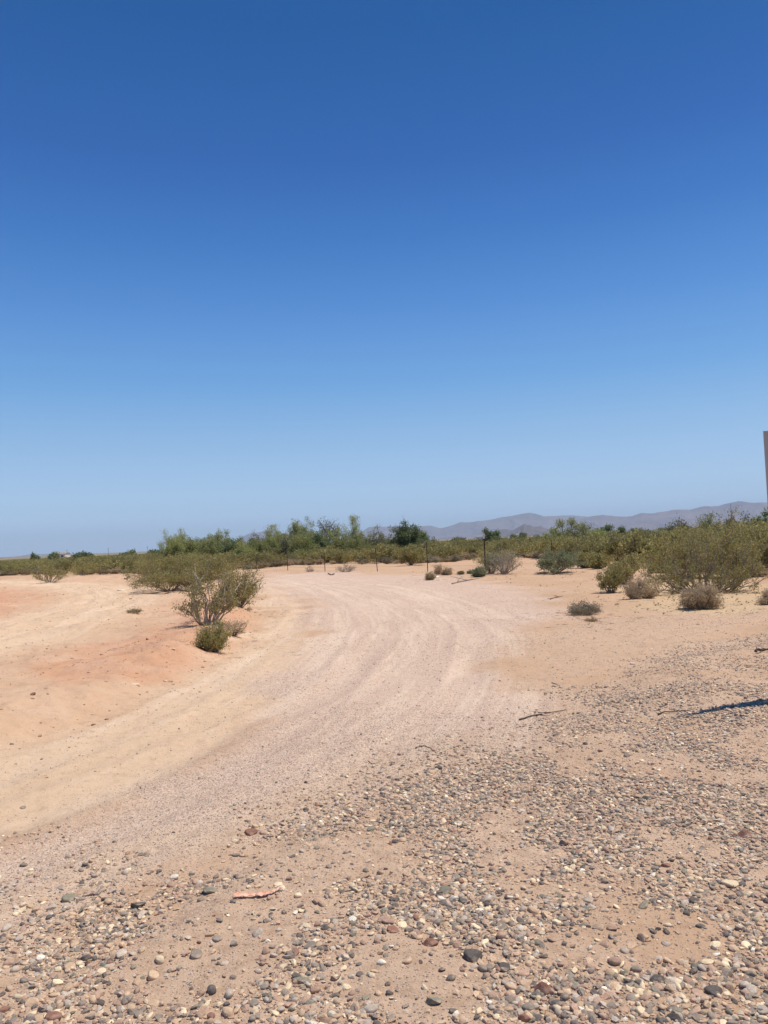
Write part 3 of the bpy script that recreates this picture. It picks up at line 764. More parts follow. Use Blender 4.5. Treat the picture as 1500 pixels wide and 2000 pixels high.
for i, (px, top, w_, d) in enumerate(((68, 1086, 12, 230), (104, 1083, 16, 210), (158, 1082, 26, 190), (178, 1085, 14, 200), (250, 1080, 22, 180), (305, 1078, 22, 170), (895, 1052, 22, 260), (1003, 1046, 10, 330), (1020, 1043, 14, 330), (1050, 1048, 14, 330))):
    lb = ['tiny tree on the far left skyline', 'small dark tree by the pale far building', 'wide dark tree on the left skyline, biggest there', 'small tree touching the wide dark one on the left skyline',
          'dark low tree on the skyline above the three left fence posts', 'low tree on the skyline just left of the palo verde group', 'flat dark tree on the plain left of the white-tipped post',
          'dot-like tree on the pale plain under the rounded dark hill', 'dot-like tree on the pale plain under the pointed hill', 'dot-like tree on the pale plain right of the pointed hill'][i]
    tree(px, top, w_, d, 'iron', lb, 60 + i, 'ironwood_tree', levels=2, leafsize=0.22, leafrad=0.3, leafn=8)

# ------------------------------------------------------------------ near shrubs
CRE = dict(bark=M['bark'], leaf=M['creosote'])
def shrub(px, py, x0, x1, top, name, label, seed, cat='bush', group=None, **k):
    """x0, x1, top: the outline in the photograph, for its real width and height"""
    x, y, g = at(px, py)
    d = y
    H = z_at((x0 + x1) / 2, top, d) - g; W = (x1 - x0) / FPX * d
    c = at_dist((x0 + x1) / 2, d)[0] - x
    k.setdefault('lean', (0.6 * c / max(H, 0.2), 0))
    if cat == 'bush' and name in ('dry_shrub', 'dead_shrub', 'low_shrub', 'saltbush', 'grey_shrub', 'broom_shrub'):
        k.setdefault('zmin', 0.2); k.setdefault('ctrl', (0.45, 0.45)); k['stems'] = int(k['stems'] * 1.3); k['leafn'] = k['leafn'] * 0.6
    else:
        k.setdefault('zmin', 0.35); k.setdefault('ctrl', (0.45, 0.42))
    return plant(name, label, cat, (x, y, g), seed, group, H=H, W=W, **k)

shrub(406, 1218, 346, 456, 1100, 'creosote_bush', 'grey-stemmed creosote bush at the road bend, nearest of the left clump', 201, stems=24, levels=3, kids=4, r0=0.016, leafn=1.9, leafsize=0.017, leafrad=0.035, leaf_from=0.6, wig=0.13, base=0.09, kidlen=0.32, bark=M['greybark'], leaf=M['creosote'])
shrub(461, 1193, 430, 518, 1098, 'creosote_bush', 'creosote bush with fanned straight stems leaning over the road edge', 202, stems=34, levels=2, kids=6, r0=0.011, leafn=5.5, leafsize=0.017, leafrad=0.035, leaf_from=0.45, wig=0.05, base=0.05, **CRE)
shrub(330, 1157, 258, 402, 1090, 'creosote_bush', 'wide low olive creosote bush behind the left clump', 203, stems=32, levels=3, kids=5, r0=0.015, leafn=3.8, leafsize=0.02, leafrad=0.05, leaf_from=0.4, wig=0.13, base=0.1, **CRE)
shrub(376, 1152, 325, 445, 1086, 'creosote_bush', 'olive creosote bush between the wide low bush and the road bend bushes', 204, stems=28, levels=3, kids=5, r0=0.015, leafn=4.5, leafsize=0.022, leafrad=0.05, leaf_from=0.4, **CRE)
shrub(412, 1272, 380, 446, 1216, 'broom_shrub', 'rounded yellow-green shrub at the road edge below the left clump', 205, stems=50, levels=2, kids=5, r0=0.005, leafn=4.5, leafsize=0.02, leafrad=0.025, leaf_from=0.25, leafup=1.2, aspect=4.0, base=0.07, wig=0.06, bark=M['bark'], leaf=M['broom'])
shrub(448, 1246, 428, 492, 1212, 'dead_shrub', 'dry grey twiggy shrub sprawling right of the yellow-green shrub', 206, stems=26, levels=3, kids=4, r0=0.008, leafn=0.8, leafsize=0.014, leafrad=0.03, wig=0.16, base=0.06, bark=M['darkbark'], leaf=M['brown'])
shrub(98, 1138, 68, 128, 1100, 'creosote_bush', 'small grey-brown bush with bare low twigs at the far left track', 207, stems=20, levels=3, kids=4, r0=0.016, leafn=1.6, leafsize=0.028, leafrad=0.05, **CRE)
shrub(162, 1124, 144, 182, 1102, 'creosote_bush', 'small thin bush right of the bare-twigged bush at the far left', 208, stems=16, levels=3, kids=4, r0=0.016, leafn=1.6, leafsize=0.03, leafrad=0.06, **CRE)
shrub(984, 1123, 962, 1030, 1070, 'grey_shrub', 'tall pale grey fan-shaped shrub by the white-tipped post', 209, stems=34, levels=3, kids=3, r0=0.013, leafn=1.6, leafsize=0.022, leafrad=0.05, wig=0.05, base=0.07, bark=M['greybark'], leaf=M['greyleaf'])
shrub(960, 1120, 942, 982, 1072, 'grey_shrub', 'green-stemmed upright shrub touching the white-tipped post', 210, stems=28, levels=2, kids=5, r0=0.010, leafn=4, leafsize=0.025, leafrad=0.045, wig=0.05, leafup=1.0, aspect=3.0, bark=M['bark'], leaf=M['sage'])
shrub(1085, 1119, 1048, 1128, 1074, 'creosote_bush', 'broad grey-green bush right of the pale fan-shaped shrub', 211, stems=26, levels=3, kids=4, r0=0.014, leafn=3.6, leafsize=0.028, leafrad=0.055, leaf_from=0.2, bark=M['bark'], leaf=M['sage'])
shrub(840, 1133, 829, 849, 1117, 'low_shrub', 'small olive tuft-like shrub with dark shadow, nearest below the fence', 212, stems=26, levels=2, kids=4, r0=0.007, leafn=4, leafsize=0.02, leafrad=0.03, leafup=1.0, bark=M['strawbark'], leaf=M['creosote_dry'])
shrub(855, 1122, 847, 866, 1101, 'low_shrub', 'upright dry brown shrub beside the wide domed one under the fence', 213, stems=26, levels=2, kids=4, r0=0.008, leafn=3, leafsize=0.022, leafrad=0.035, leafup=1.0, bark=M['strawbark'], leaf=M['brown'])
shrub(872, 1123, 861, 883, 1108, 'low_shrub', 'low domed grey-brown shrub under the fence', 214, stems=30, levels=2, kids=5, r0=0.007, leafn=5, leafsize=0.022, leafrad=0.035, leaf_from=0.2, bark=M['strawbark'], leaf=M['brown'])
shrub(935, 1127, 922, 947, 1109, 'saltbush', 'compact dark green shrub left of the white-tipped post', 215, stems=34, levels=2, kids=6, r0=0.007, leafn=9, leafsize=0.022, leafrad=0.035, leaf_from=0.15, bark=M['bark'], leaf=M['sage'])
shrub(917, 1121, 911, 923, 1113, 'low_shrub', 'tiny dark shrub just left of the compact green one', 216, stems=16, levels=2, kids=4, r0=0.006, leafn=5, leafsize=0.02, leafrad=0.03, bark=M['strawbark'], leaf=M['sage'])
shrub(899, 1122, 894, 907, 1115, 'low_shrub', 'tiny olive shrub above the pale stones', 217, stems=16, levels=2, kids=4, r0=0.006, leafn=5, leafsize=0.02, leafrad=0.03, bark=M['strawbark'], leaf=M['creosote_dry'])
shrub(1193, 1157, 1168, 1224, 1100, 'creosote_bush', 'thin creosote bush with a long shadow, left of the dry purple-grey shrub', 218, stems=20, levels=3, kids=4, r0=0.011, leafn=2.0, leafsize=0.02, leafrad=0.04, wig=0.12, **CRE)
shrub(1216, 1140, 1196, 1268, 1082, 'creosote_bush', 'open dark creosote bush behind the leaning fence post', 219, stems=18, levels=3, kids=4, r0=0.014, leafn=2.2, leafsize=0.026, leafrad=0.05, wig=0.12, **CRE)
shrub(1238, 1170, 1222, 1262, 1126, 'dry_shrub', 'upright dry purple-grey shrub with a dark base', 220, stems=40, levels=2, kids=6, r0=0.008, leafn=2.4, leafsize=0.014, leafrad=0.03, wig=0.05, base=0.05, bark=M['strawbark'], leaf=M['brown'])
shrub(1264, 1168, 1245, 1288, 1134, 'dry_shrub', 'low dry shrub joined to the right of the upright purple-grey one', 221, stems=30, levels=2, kids=6, r0=0.007, leafn=3, leafsize=0.015, leafrad=0.03, wig=0.08, bark=M['strawbark'], leaf=M['brown'])
shrub(1140, 1200, 1108, 1172, 1174, 'dry_shrub', 'low sprawling grey shrub at the edge of the road, right', 222, stems=32, levels=3, kids=4, r0=0.006, leafn=1.6, leafsize=0.013, leafrad=0.025, wig=0.14, bark=M['strawbark'], leaf=M['greyleaf'])
shrub(1154, 1214, 1144, 1168, 1203, 'dry_shrub', 'tiny dry shrub in front of the low sprawling grey one', 223, stems=20, levels=2, kids=4, r0=0.005, leafn=1.5, leafsize=0.012, leafrad=0.02, wig=0.14, bark=M['darkbark'], leaf=M['brown'])
shrub(1366, 1188, 1328, 1402, 1142, 'dry_shrub', 'domed brown dry shrub in front of the big creosote', 224, stems=60, levels=3, kids=4, r0=0.006, leafn=2.6, leafsize=0.014, leafrad=0.03, leaf_from=0.15, wig=0.07, base=0.08, bark=M['strawbark'], leaf=M['brown'])
shrub(1503, 1181, 1482, 1530, 1150, 'dry_shrub', 'brown dry shrub cut by the right edge', 225, stems=36, levels=2, kids=6, r0=0.007, leafn=4, leafsize=0.014, leafrad=0.03, leaf_from=0.15, bark=M['strawbark'], leaf=M['brown'])
shrub(1378, 1157, 1262, 1494, 1020, 'creosote_bush', 'big spreading creosote bush with bare low limbs on the right', 226, stems=60, levels=3, kids=5, r0=0.018, leafn=1.55, leafsize=0.020, leafrad=0.045, leaf_from=0.5, wig=0.13, base=0.30, kidlen=0.34, ctrl=(0.55, 0.32), zmin=0.15, spread=1.02, **CRE)
shrub(1340, 1130, 1290, 1400, 1030, 'creosote_bush', 'tall olive creosote bush right behind the big one, to its left', 227, stems=24, levels=3, kids=5, r0=0.018, leafn=2.3, leafsize=0.03, leafrad=0.06, leaf_from=0.4, **CRE)
shrub(1432, 1128, 1385, 1480, 1022, 'creosote_bush', 'tall olive creosote bush right behind the big one, to its right', 228, stems=24, levels=3, kids=5, r0=0.018, leafn=2.4, leafsize=0.03, leafrad=0.06, leaf_from=0.35, **CRE)
shrub(1492, 1122, 1450, 1545, 1018, 'creosote_bush', 'dense olive creosote bush at the right edge, below the sign board', 229, stems=24, levels=3, kids=5, r0=0.018, leafn=2.8, leafsize=0.03, leafrad=0.06, leaf_from=0.3, **CRE)
shrub(965, 1103, 925, 1000, 1075, 'creosote_bush', 'olive creosote bush behind the pale fan-shaped shrub', 230, stems=18, levels=3, kids=4, r0=0.02, leafn=2.5, leafsize=0.04, leafrad=0.08, **CRE)
shrub(803, 1105, 777, 828, 1066, 'creosote_bush', 'brownish creosote bush with visible stems below the lone dark tree', 231, stems=16, levels=3, kids=5, r0=0.025, leafn=2.6, leafsize=0.05, leafrad=0.09, **CRE)
shrub(676, 1117, 655, 702, 1098, 'dead_shrub', 'grey dead brush lying under the biggest palo verde', 232, stems=24, levels=3, kids=3, r0=0.014, leafn=0.3, leafsize=0.03, leafrad=0.06, wig=0.15, bark=M['greybark'], leaf=M['greyleaf'])
shrub(604, 1116, 596, 618, 1103, 'dead_shrub', 'small grey dead shrub at the fence below the slender crown', 233, stems=16, levels=2, kids=4, r0=0.012, leafn=0.5, leafsize=0.03, leafrad=0.05, wig=0.12, bark=M['greybark'], leaf=M['greyleaf'])
shrub(262, 1195, 249, 277, 1187, 'low_shrub', 'flat greenish tuft on the bare bank left of the clump', 234, stems=26, levels=2, kids=3, r0=0.004, leafn=3, leafsize=0.012, leafrad=0.02, bark=M['strawbark'], leaf=M['creosote_dry'])
shrub(484, 1194, 478, 496, 1184, 'low_shrub', 'tiny brown sprig at the foot of the fanned bush', 235, stems=10, levels=2, kids=3, r0=0.004, leafn=2, leafsize=0.012, leafrad=0.02, bark=M['strawbark'], leaf=M['creosote_dry'])
shrub(1057, 1120, 1050, 1072, 1113, 'low_shrub', 'straw-coloured sprig between the fan-shaped and the broad shrub', 236, stems=14, levels=2, kids=3, r0=0.004, leafn=2, leafsize=0.012, leafrad=0.03, bark=M['strawbark'], leaf=M['straw'])
for i, (px, py, x0, x1, top) in enumerate(((1205, 1128, 1190, 1222, 1098), (1170, 1112, 1150, 1192, 1082), (1142, 1110, 1122, 1166, 1078), (1290, 1118, 1272, 1312, 1094), (30, 1118, 12, 50, 1102), (325, 1110, 300, 352, 1088), (560, 1102, 538, 585, 1080), (470, 1106, 445, 500, 1083), (300, 1132, 268, 338, 1088), (425, 1130, 392, 462, 1082), (358, 1126, 326, 392, 1080))):
    lb = ['small brownish bush left of the leaning fence post', 'olive bush with bare stems behind the road edge shrubs', 'olive bush rising right of the broad grey-green bush', 'grey-brown low bush between leaning post and big creosote',
          'low grey-brown bush at the far left edge of the scrub', 'olive bush behind the wide low creosote', 'olive bush at the fence in the middle left', 'olive bush behind the fanned bush at the road', 'olive bush behind the left shoulder of the wide low creosote', 'olive bush behind the road bend bushes, reaching up to the scrub', 'tall olive bush rising between the wide low creosote and the scrub'][i]
    shrub(px, py, x0, x1, top, 'creosote_bush', lb, 300 + i, stems=18, levels=3, kids=4, r0=0.018, leafn=3.0, leafsize=0.035, leafrad=0.07, **CRE)

# ------------------------------------------------------------------ fence
def fence():
    e = empty('wire_fence', (*flat(734, 1116), 0)); base = Vector(e.location)
    tag(e, 'sagging wire fence on thin dark metal posts in front of the scrub', 'fence')
    posts = [(-60, 92, 1.25, 0), (60, 96, 1.25, 0), (197, 88, 1.25, 0), (221, 83, 1.3, 0), (250, 78, 1.25, 0), (310, 72, 1.25, 0), (400, 66, 1.25, 0), (444, 61, 1.3, 0), (500, 57, 1.25, 0), (560.5, 53.3, 1.2, 0), (633, 49, 1.22, 0), (735, 45.0, 1.34, -.05), (833, 41, 1.55, 0),
             (945, 36.0, 1.72, 0), (1076, 40, 1.4, 0), (1243, 34.5, 1.42, -.09), (1370, 31, 1.35, 0), (1560, 28, 1.35, 0), (1800, 25, 1.35, 0)]
    P = []
    A = Acc()
    for k, (px, d, h, tl) in enumerate(posts):
        x, y = at_dist(px, d); g = hz(x, y)
        B = Acc(); rot = Euler((0, tl, 0)).to_matrix()
        B.box((0, 0, h / 2 - 0.1), (0.021, 0.005, h / 2 + 0.1)); B.box((0, 0.019, h / 2 - 0.1), (0.005, 0.014, h / 2 + 0.1))
        for j in range(int(h / 0.08)): B.box((0, -0.009, 0.06 + j * 0.08), (0.009, 0.004, 0.012))
        if px == 945: B.box((0.03, 0.045, h / 2 - .1), (0.018, 0.014, h / 2 + 0.1))
        o = obj('post', B.build('fence_post', M['postmetal']), e, (x - base.x, y - base.y, g - base.z)); o.rotation_euler = (0, tl, 0)
        if px == 945:
            o['label'] = 'tall dark post with a white tip'
            C = Acc(); C.box((0.01, 0.02, h + 0.06), (0.05, 0.05, 0.075)); C.box((0.01, 0.02, h - 0.05), (0.04, 0.042, 0.05))
            obj('tip', C.build('post_tip', M['whitepaint']), o)
        P.append((x + math.sin(tl) * h * .9 - base.x, y - base.y, g - base.z, h))
    for lv in (0.25, 0.5, 0.75, 0.95):
        W = Acc()
        for a, b in zip(P[:-1], P[1:]):
            t = np.linspace(0, 1, 7)
            p = np.stack([a[i] + (b[i] - a[i]) * t for i in (0, 1)], 1)
            z = a[2] + a[3] * lv * .93 + (b[2] + b[3] * lv * .93 - a[2] - a[3] * lv * .93) * t - 0.05 * 4 * t * (1 - t)
            W.tube(np.c_[p, z], np.full(7, 0.003), 3)
            for q in range(1, 12):
                tt = q / 12; c = (p[0] + (p[-1] - p[0]) * tt); zz = np.interp(tt, t, z)
                W.box((c[0], c[1], zz), (0.003, 0.003, 0.012))
        obj('wire', W.build('fence_wire', M['wire']), e)
fence()

# ------------------------------------------------------------------ sign board at the right edge
def sign():
    D = 6.85
    x0 = ray(1491, 842); xt = x0.x / x0.y * D; zt = z_at(1491, 842, D)
    g = hz(xt + 0.8, D)
    e = empty('sign_board', (xt + 0.8, D, g)); tag(e, 'tall grey sign board seen from behind, cut by the right edge', 'sign')
    hb = zt - g
    P = Acc(); wd, ph = 1.22, 1.25
    rot = Euler((0, 0, R(-2))).to_matrix()
    P.box((wd / 2 - 0.8, 0, hb - ph / 2), (wd / 2, 0.006, ph / 2)); obj('panel', P.build('sign_panel', M['sign']), e)
    for s in (0, 1):
        Q = Acc(); Q.box((-0.8 + 0.22 + s * (wd - 0.44), 0.032, hb / 2 - 0.15), (0.025, 0.025, hb / 2 + 0.1)); obj('post', Q.build('sign_post', M['postmetal']), e)
    for z in (0.2, ph - 0.2):
        Q = Acc(); Q.box((wd / 2 - 0.8, 0.064, hb - z), (wd / 2 - 0.05, 0.006, 0.03)); obj('crossbar', Q.build('sign_crossbar', M['postmetal']), e)
sign()

# ------------------------------------------------------------------ far poles and buildings
for i, (px, top, d, lb) in enumerate(((131, 1074, 900, 'thin far utility pole left of the wide dark skyline tree'), (212, 1070, 900, 'thin far utility pole above the three left fence posts'), (288, 1067, 900, 'thin far utility pole nearest the palo verde trees'))):
    x, y = at_dist(px, d); g = hz(x, y); H = z_at(px, top, d) - g
    e = empty('utility_pole', (x, y, g)); tag(e, lb, 'utility pole', 'far utility poles')
    A = Acc(); A.tube([(0, 0, -0.5), (0, 0, H)], [0.22, 0.15], 6); obj('pole', A.build('pole_shaft', M['darkbark']), e)
    A = Acc(); A.box((0, 0, H - 0.8), (1.3, 0.08, 0.08)); obj('crossarm', A.build('crossarm', M['darkbark']), e)
for i, (px, d, wd, h, lb) in enumerate(((121, 620, 9, 4.2, 'low pale building on the far left skyline'), (938, 1400, 16, 6, 'tiny white building on the far plain above the white-tipped post'), (1012, 1500, 12, 7, 'tiny pale building on the far plain under the dark hills'))):
    x, y = at_dist(px, d); g = hz(x, y)
    e = empty('building', (x, y, g)); tag(e, lb, 'building')
    A = Acc(); A.box((0, 0, h / 2 - 0.5), (wd / 2, 5, h / 2 + 0.5)); obj('wall', A.build('building_wall', M['wall']), e)
    V = [(-wd / 2 - .4, -5.4, h), (wd / 2 + .4, -5.4, h), (wd / 2 + .4, 5.4, h), (-wd / 2 - .4, 5.4, h), (-wd / 2 - .4, 0, h + 1.3), (wd / 2 + .4, 0, h + 1.3)]
    me = bpy.data.meshes.new('building_roof'); me.from_pydata(V, [], [(0, 1, 5, 4), (2, 3, 4, 5), (0, 4, 3), (1, 2, 5), (0, 3, 2, 1)]); me.materials.append(M['roofm'])
    obj('roof', me, e)
    for s in (-1, 1):
        A = Acc(); A.box((s * wd / 4, -5.02, h * 0.55), (0.9, 0.05, 0.7)); obj('window', A.build('building_window', M['window']), e)

# ------------------------------------------------------------------ stones
def stone_mesh(seed, sub, angular):
    import bmesh
    bm = bmesh.new(); bmesh.ops.create_icosphere(bm, subdivisions=sub, radius=0.5)
    r = np.random.default_rng(seed)
    planes = [(Vector(r.normal(size=3)).normalized(), r.uniform(0.20, 0.40)) for _ in range(9 if angular else 3)]
    ph = r.uniform(0, 6, 6)
    for v in bm.verts:
        c = v.co
        k = 1 + 0.10 * math.sin(4 * c.x + ph[0]) + 0.10 * math.sin(5 * c.y + ph[1]) + 0.08 * math.sin(6 * c.z + ph[2]) + 0.05 * math.sin(9 * c.x + 7 * c.y + ph[3])
        v.co = c * k
        for n_, d_ in planes:
            s = v.co.dot(n_)
            if s > d_: v.co -= n_ * (s - d_) * 0.9
    me = bpy.data.meshes.new('stone_shape'); bm.to_mesh(me); bm.free()
    me.polygons.foreach_set('use_smooth', np.full(len(me.polygons), not angular))
    return me
BIG = [stone_mesh(500 + k, 3, k % 2 == 1) for k in range(10)]
for me in BIG: me.materials.append(M['stone'])
SML = [stone_mesh(600 + k, 2 if k < 6 else 1, k % 3 != 0) for k in range(12)]
for me in SML: me.materials.append(M['gstone'])

PAL = [('grey', (0.30, 0.24, 0.185)), ('dark grey', (0.14, 0.117, 0.10)), ('cream', (0.82, 0.65, 0.42)), ('pinkish brown', (0.48, 0.31, 0.215)),
       ('tan', (0.61, 0.425, 0.27)), ('green-grey', (0.25, 0.225, 0.16)), ('reddish brown', (0.31, 0.15, 0.10)), ('pale grey', (0.55, 0.45, 0.35)), ('off-white', (0.86, 0.78, 0.62))]
PW = np.array([0.19, 0.10, 0.10, 0.17, 0.24, 0.05, 0.012, 0.14, 0.012]); PW /= PW.sum()
placed = []
def stone(px, py, wpx, ci, label, flatn=0.6, rz=None, k=None, cat='stone', group=None, el=1.35, pos=None):
    x, y, g = pos if pos else at(px, py)
    d = math.hypot(y, EYE); s = wpx / FPX * d * 0.78 if wpx else k * 0.9
    o = obj('stone', random.choice(BIG), None, (x, y, g + s * flatn * 0.14))
    o.scale = (s * 1.08, s * 1.08 / el, s * flatn); o.rotation_euler = (random.uniform(-.2, .2), random.uniform(-.2, .2), random.uniform(-.5, .5) if rz is None else rz)
    c = np.array(PAL[ci][1]) * random.uniform(0.85, 1.15); o.color = (*c, 1)
    tag(o, label, cat, group); placed.append((x, y, s))
    return o
named = [
    (925, 1874, 38, 1, 'dark slate-grey blocky stone, largest dark one near the bottom middle', 0.75), (1062, 1938, 38, 6, 'reddish-brown oval stone standing on bare sand near the bottom', 0.95),
    (1284, 1916, 34, 1, 'round dark grey stone on sand right of the reddish oval stone', 0.7), (1456, 1634, 32, 6, 'salmon-red rounded stone in the gravel near the right edge', 0.8),
    (1101, 1650, 24, 0, 'grey rounded stone above the grey pebbles right of centre', 0.8), (1258, 1834, 34, 4, 'pinkish-tan stone with deep shadow under it', 0.75),
    (415, 1742, 38, 5, 'flat blue-grey stone left of the orange ribbon', 0.35), (268, 1771, 38, 1, 'dark grey wedge stone on sand, lower left', 0.55), (138, 1757, 32, 5, 'green-grey rounded stone at the left gravel edge', 0.6),
    (595, 1813, 26, 2, 'cream stone below the orange ribbon', 0.7), (840, 1846, 32, 6, 'maroon rounded stone left of the dark blocky stone', 0.8), (868, 1743, 42, 5, 'long dark green-grey stone lying by two white pebbles', 0.45),
    (905, 1763, 30, 1, 'black-grey stone tucked behind the pair of white pebbles', 0.6), (888, 1758, 20, 8, 'bright white pebble leaning on the black-grey stone', 0.8), (863, 1757, 15, 8, 'smaller white pebble left of the bright one', 0.8),
    (751, 1800, 40, 3, 'pinkish-brown oblong stone with a shadowed underside', 0.55), (1398, 1849, 30, 2, 'cream rounded stone in the right gravel', 0.6), (1418, 1904, 30, 0, 'smooth grey stone on sand at lower right', 0.65),
    (1397, 1941, 36, 1, 'dark grey sloping stone below the smooth grey one', 0.55), (1456, 1749, 30, 2, 'cream stone below the long pale one at the right edge', 0.6), (1430, 1729, 38, 2, 'long pale cream stone at the right edge', 0.4),
    (491, 1629, 28, 6, 'purple-brown stone at the upper edge of the gravel', 0.6), (1026, 1993, 24, 6, 'maroon stone cut by the bottom edge', 0.9), (106, 1990, 32, 6, 'dark red-brown stone at the bottom left corner', 0.8),
    (848, 1958, 42, 5, 'flat green-grey stone low in the middle', 0.5), (586, 1918, 40, 5, 'wide green-grey stone at lower centre left', 0.45), (1308, 1548, 18, 8, 'white stone in the brown gravel on the right', 0.8), (1328, 1549, 15, 8, 'smaller white stone touching the white one on the right', 0.5),
    (1264, 1561, 19, 1, 'dark stone below left of the white pair', 0.7), (1300, 1692, 22, 6, 'small reddish stone in gravel right of centre', 0.6), (1104, 1772, 20, 2, 'cream pebble in the right middle gravel', 0.6),
    (340, 1302, 12, 2, 'pale disc-like stone on the orange bank', 0.5), (264, 1337, 26, 2, 'flat cream rock patch on the orange bank', 0.25), (322, 1331, 13, 2, 'cream stone of the small heap at the road edge', 0.6), (333, 1328, 13, 3, 'brown stone of the small heap at the road edge', 0.6),
    (65, 1389, 13, 6, 'dark brown stone on the orange bank, lower left', 0.6), (208, 1406, 12, 6, 'brown squarish stone at the left road edge', 0.6), (23, 1454, 12, 1, 'dark stone near the left edge of the road', 0.5), (180, 1400, 9, 2, 'small cream stone left of the brown squarish one', 0.5),
    (45, 1579, 13, 0, 'grey-brown stone alone on the cream road', 0.6), (232, 1154, 11, 8, 'white lump left of its twin by the far left track', 0.6), (240, 1153, 9, 8, 'white lump right of its twin by the far left track', 0.6), (1190, 1154, 9, 8, 'white rock under the thin creosote bush', 0.7),
    (1235, 1297, 11, 8, 'white pebble on the orange sand by the berm', 0.6), (853, 1127, 12, 8, 'white rock under the upright dry shrub', 0.5), (904, 1127, 13, 8, 'flat white rock below the tiny olive shrub', 0.3), (946, 1095, 26, 2, 'pale flat rock behind the white-tipped post', 0.5),
    (255, 1170, 7, 6, 'small dark stone on the bank above the flat tuft', 0.7), (212, 1211, 6, 6, 'small dark stone on the left bank', 0.7), (288, 1251, 9, 6, 'dark stone on the bank left of the yellow-green shrub', 0.7), (308, 1257, 6, 6, 'tiny dark stone right of the dark bank stone', 0.7),
    (1402, 1386, 12, 3, 'brown stone on the rim of the black sign shadow', 0.9), (1225, 1478, 14, 0, 'grey angular stone on the gravel slope', 0.7), (1143, 1454, 11, 1, 'black stone on the pink gravel right of centre', 0.7), (1085, 1437, 12, 1, 'flat dark stone at the end of the long stick', 0.4),
]
for t in named: stone(t[0], t[1], t[2], t[3], t[4], t[5])

# the largest loose pebbles, each its own object
def patchy(x, y):
    return np.clip(0.66 + 2.6 * fbm(x / 0.5, y / 0.5, 3, 200), 0.10, 1.0)
cnt = 0; tries = 0
while cnt < 240 and tries < 20000:
    tries += 1
    px = random.uniform(0, 1500); py = random.choice((random.uniform(1600, 2000), random.uniform(1780, 2000), random.uniform(1500, 2000)))
    x, y = flat(px, py)
    gz = sdf(np.array([x]), np.array([y]), GRAVEL)[0]
    if gz > -0.15 or random.random() > patchy(np.array([x]), np.array([y]))[0]: continue
    s = random.uniform(0.034, 0.058) * (1 + 0.12 * (y - 3))
    if any((x - a) ** 2 + (y - b) ** 2 < ((s + c) * 0.55) ** 2 for a, b, c in placed): continue
    ci = int(rng.choice(len(PAL), p=PW)); cn = PAL[ci][0]
    ar = 'bottom edge' if y < 3.1 else ('middle of the foreground' if y < 4.3 else 'upper rim of the gravel')
    sd = 'left' if px < 500 else ('central' if px < 1000 else 'right-hand')
    art = 'an' if cn == 'off-white' else 'a'
    lb = '%s pebble among %s gravel near the %s' % (cn, sd, ar)
    stone(0, 0, 0, ci, lb, random.uniform(0.4, 0.75), random.uniform(0, 6.28), s, 'pebble', '%s pebbles in the %s foreground gravel' % (cn, sd), random.uniform(1.1, 1.7), (x, y, hz(x, y)))
    cnt += 1

# gravel nobody could count
def gravel(name, label, n, ymin, ymax, smin, smax, dens, power=2.2, tint=0.0, sink=0.14, tcol=(0.62, 0.475, 0.38)):
    u = rng.random(n)
    y = np.sqrt(ymin ** 2 + (ymax ** 2 - ymin ** 2) * u)
    x = rng.uniform(-1, 1, n) * (0.60 * y + 0.8)
    z = zones(x, y)
    fade = np.clip((ymax - y) / (0.35 * ymax), 0, 1) * (np.clip((y - ymin) / (0.3 * ymin), 0, 1) if ymin > 2.5 else 1)
    k = rng.random(n) < dens(x, y, z) * fade
    x, y = x[k], y[k]; h = height(x, y, {a: (b[k] if not isinstance(b, tuple) else (b[0][k], b[1][k])) for a, b in z.items()})
    n = len(x)
    s = smin + (smax - smin) * rng.random(n) ** power
    fl = rng.uniform(0.25, 0.72, n); el = rng.uniform(0.5, 1.0, n)
    c = np.array([p[1] for p in PAL])[rng.choice(len(PAL), n, p=PW)] * rng.uniform(0.8, 1.2, n)[:, None]
    c = c * (1 - tint) + np.array(tcol) * tint
    o = scatter(name, np.c_[x, y, h + s * fl * sink], rng.integers(0, len(SML), n), np.c_[rng.normal(0, .25, n), rng.normal(0, .25, n), rng.uniform(0, 6.28, n)],
                np.c_[s, s * el, s * fl], c, SML)
    tag(o, label, 'gravel', None, 'stuff'); print(name, n)
    return o
gravel('gravel', 'coarse mixed river gravel covering the foreground', 430000, 1.8, 9, 0.009, 0.045, lambda x, y, z: np.clip(0.30 - sdf(x, y, GRAVEL) * 0.8 + 0.9 * fbm(x / 0.8, y / 0.8, 3, 260), 0, 0.95) * (1 - 0.75 * z['pink']) * patchy(x, y) * np.clip(1.75 - y / 5.5, 0.35, 1), 2.0, 0.08)
gravel('gravel', 'coarse gravel on the low berm at the right', 150000, 5.0, 15, 0.012, 0.040, lambda x, y, z: np.maximum(z['berm'], z['gravel'] * 0.8) * patchy(x, y) * 0.8, 2.2, 0.25)
gravel('gravel', 'fine grit between the foreground pebbles', 360000, 1.8, 8.0, 0.004, 0.013, lambda x, y, z: np.clip(np.clip(0.7 - sdf(x, y, GRAVEL) * 1.2, 0, 1) * (0.4 + patchy(x, y)) + z['pink'] * 1.0, 0, 1), 1.6, 0.5)
gravel('gravel', 'fine pinkish crushed gravel on the dirt road', 330000, 3.6, 22, 0.006, 0.018, lambda x, y, z: np.clip(z['pink'] * np.clip(0.45 + fbm(x / 1.0, y / 1.0, 3, 321) * 1.3, .05, 1) + z['gravel'] * 0.7 + z['berm'] * 0.5 + z['sand'] * 0.6 + z['cream'] * 0.2, 0, 1), 2.2, 0.5)
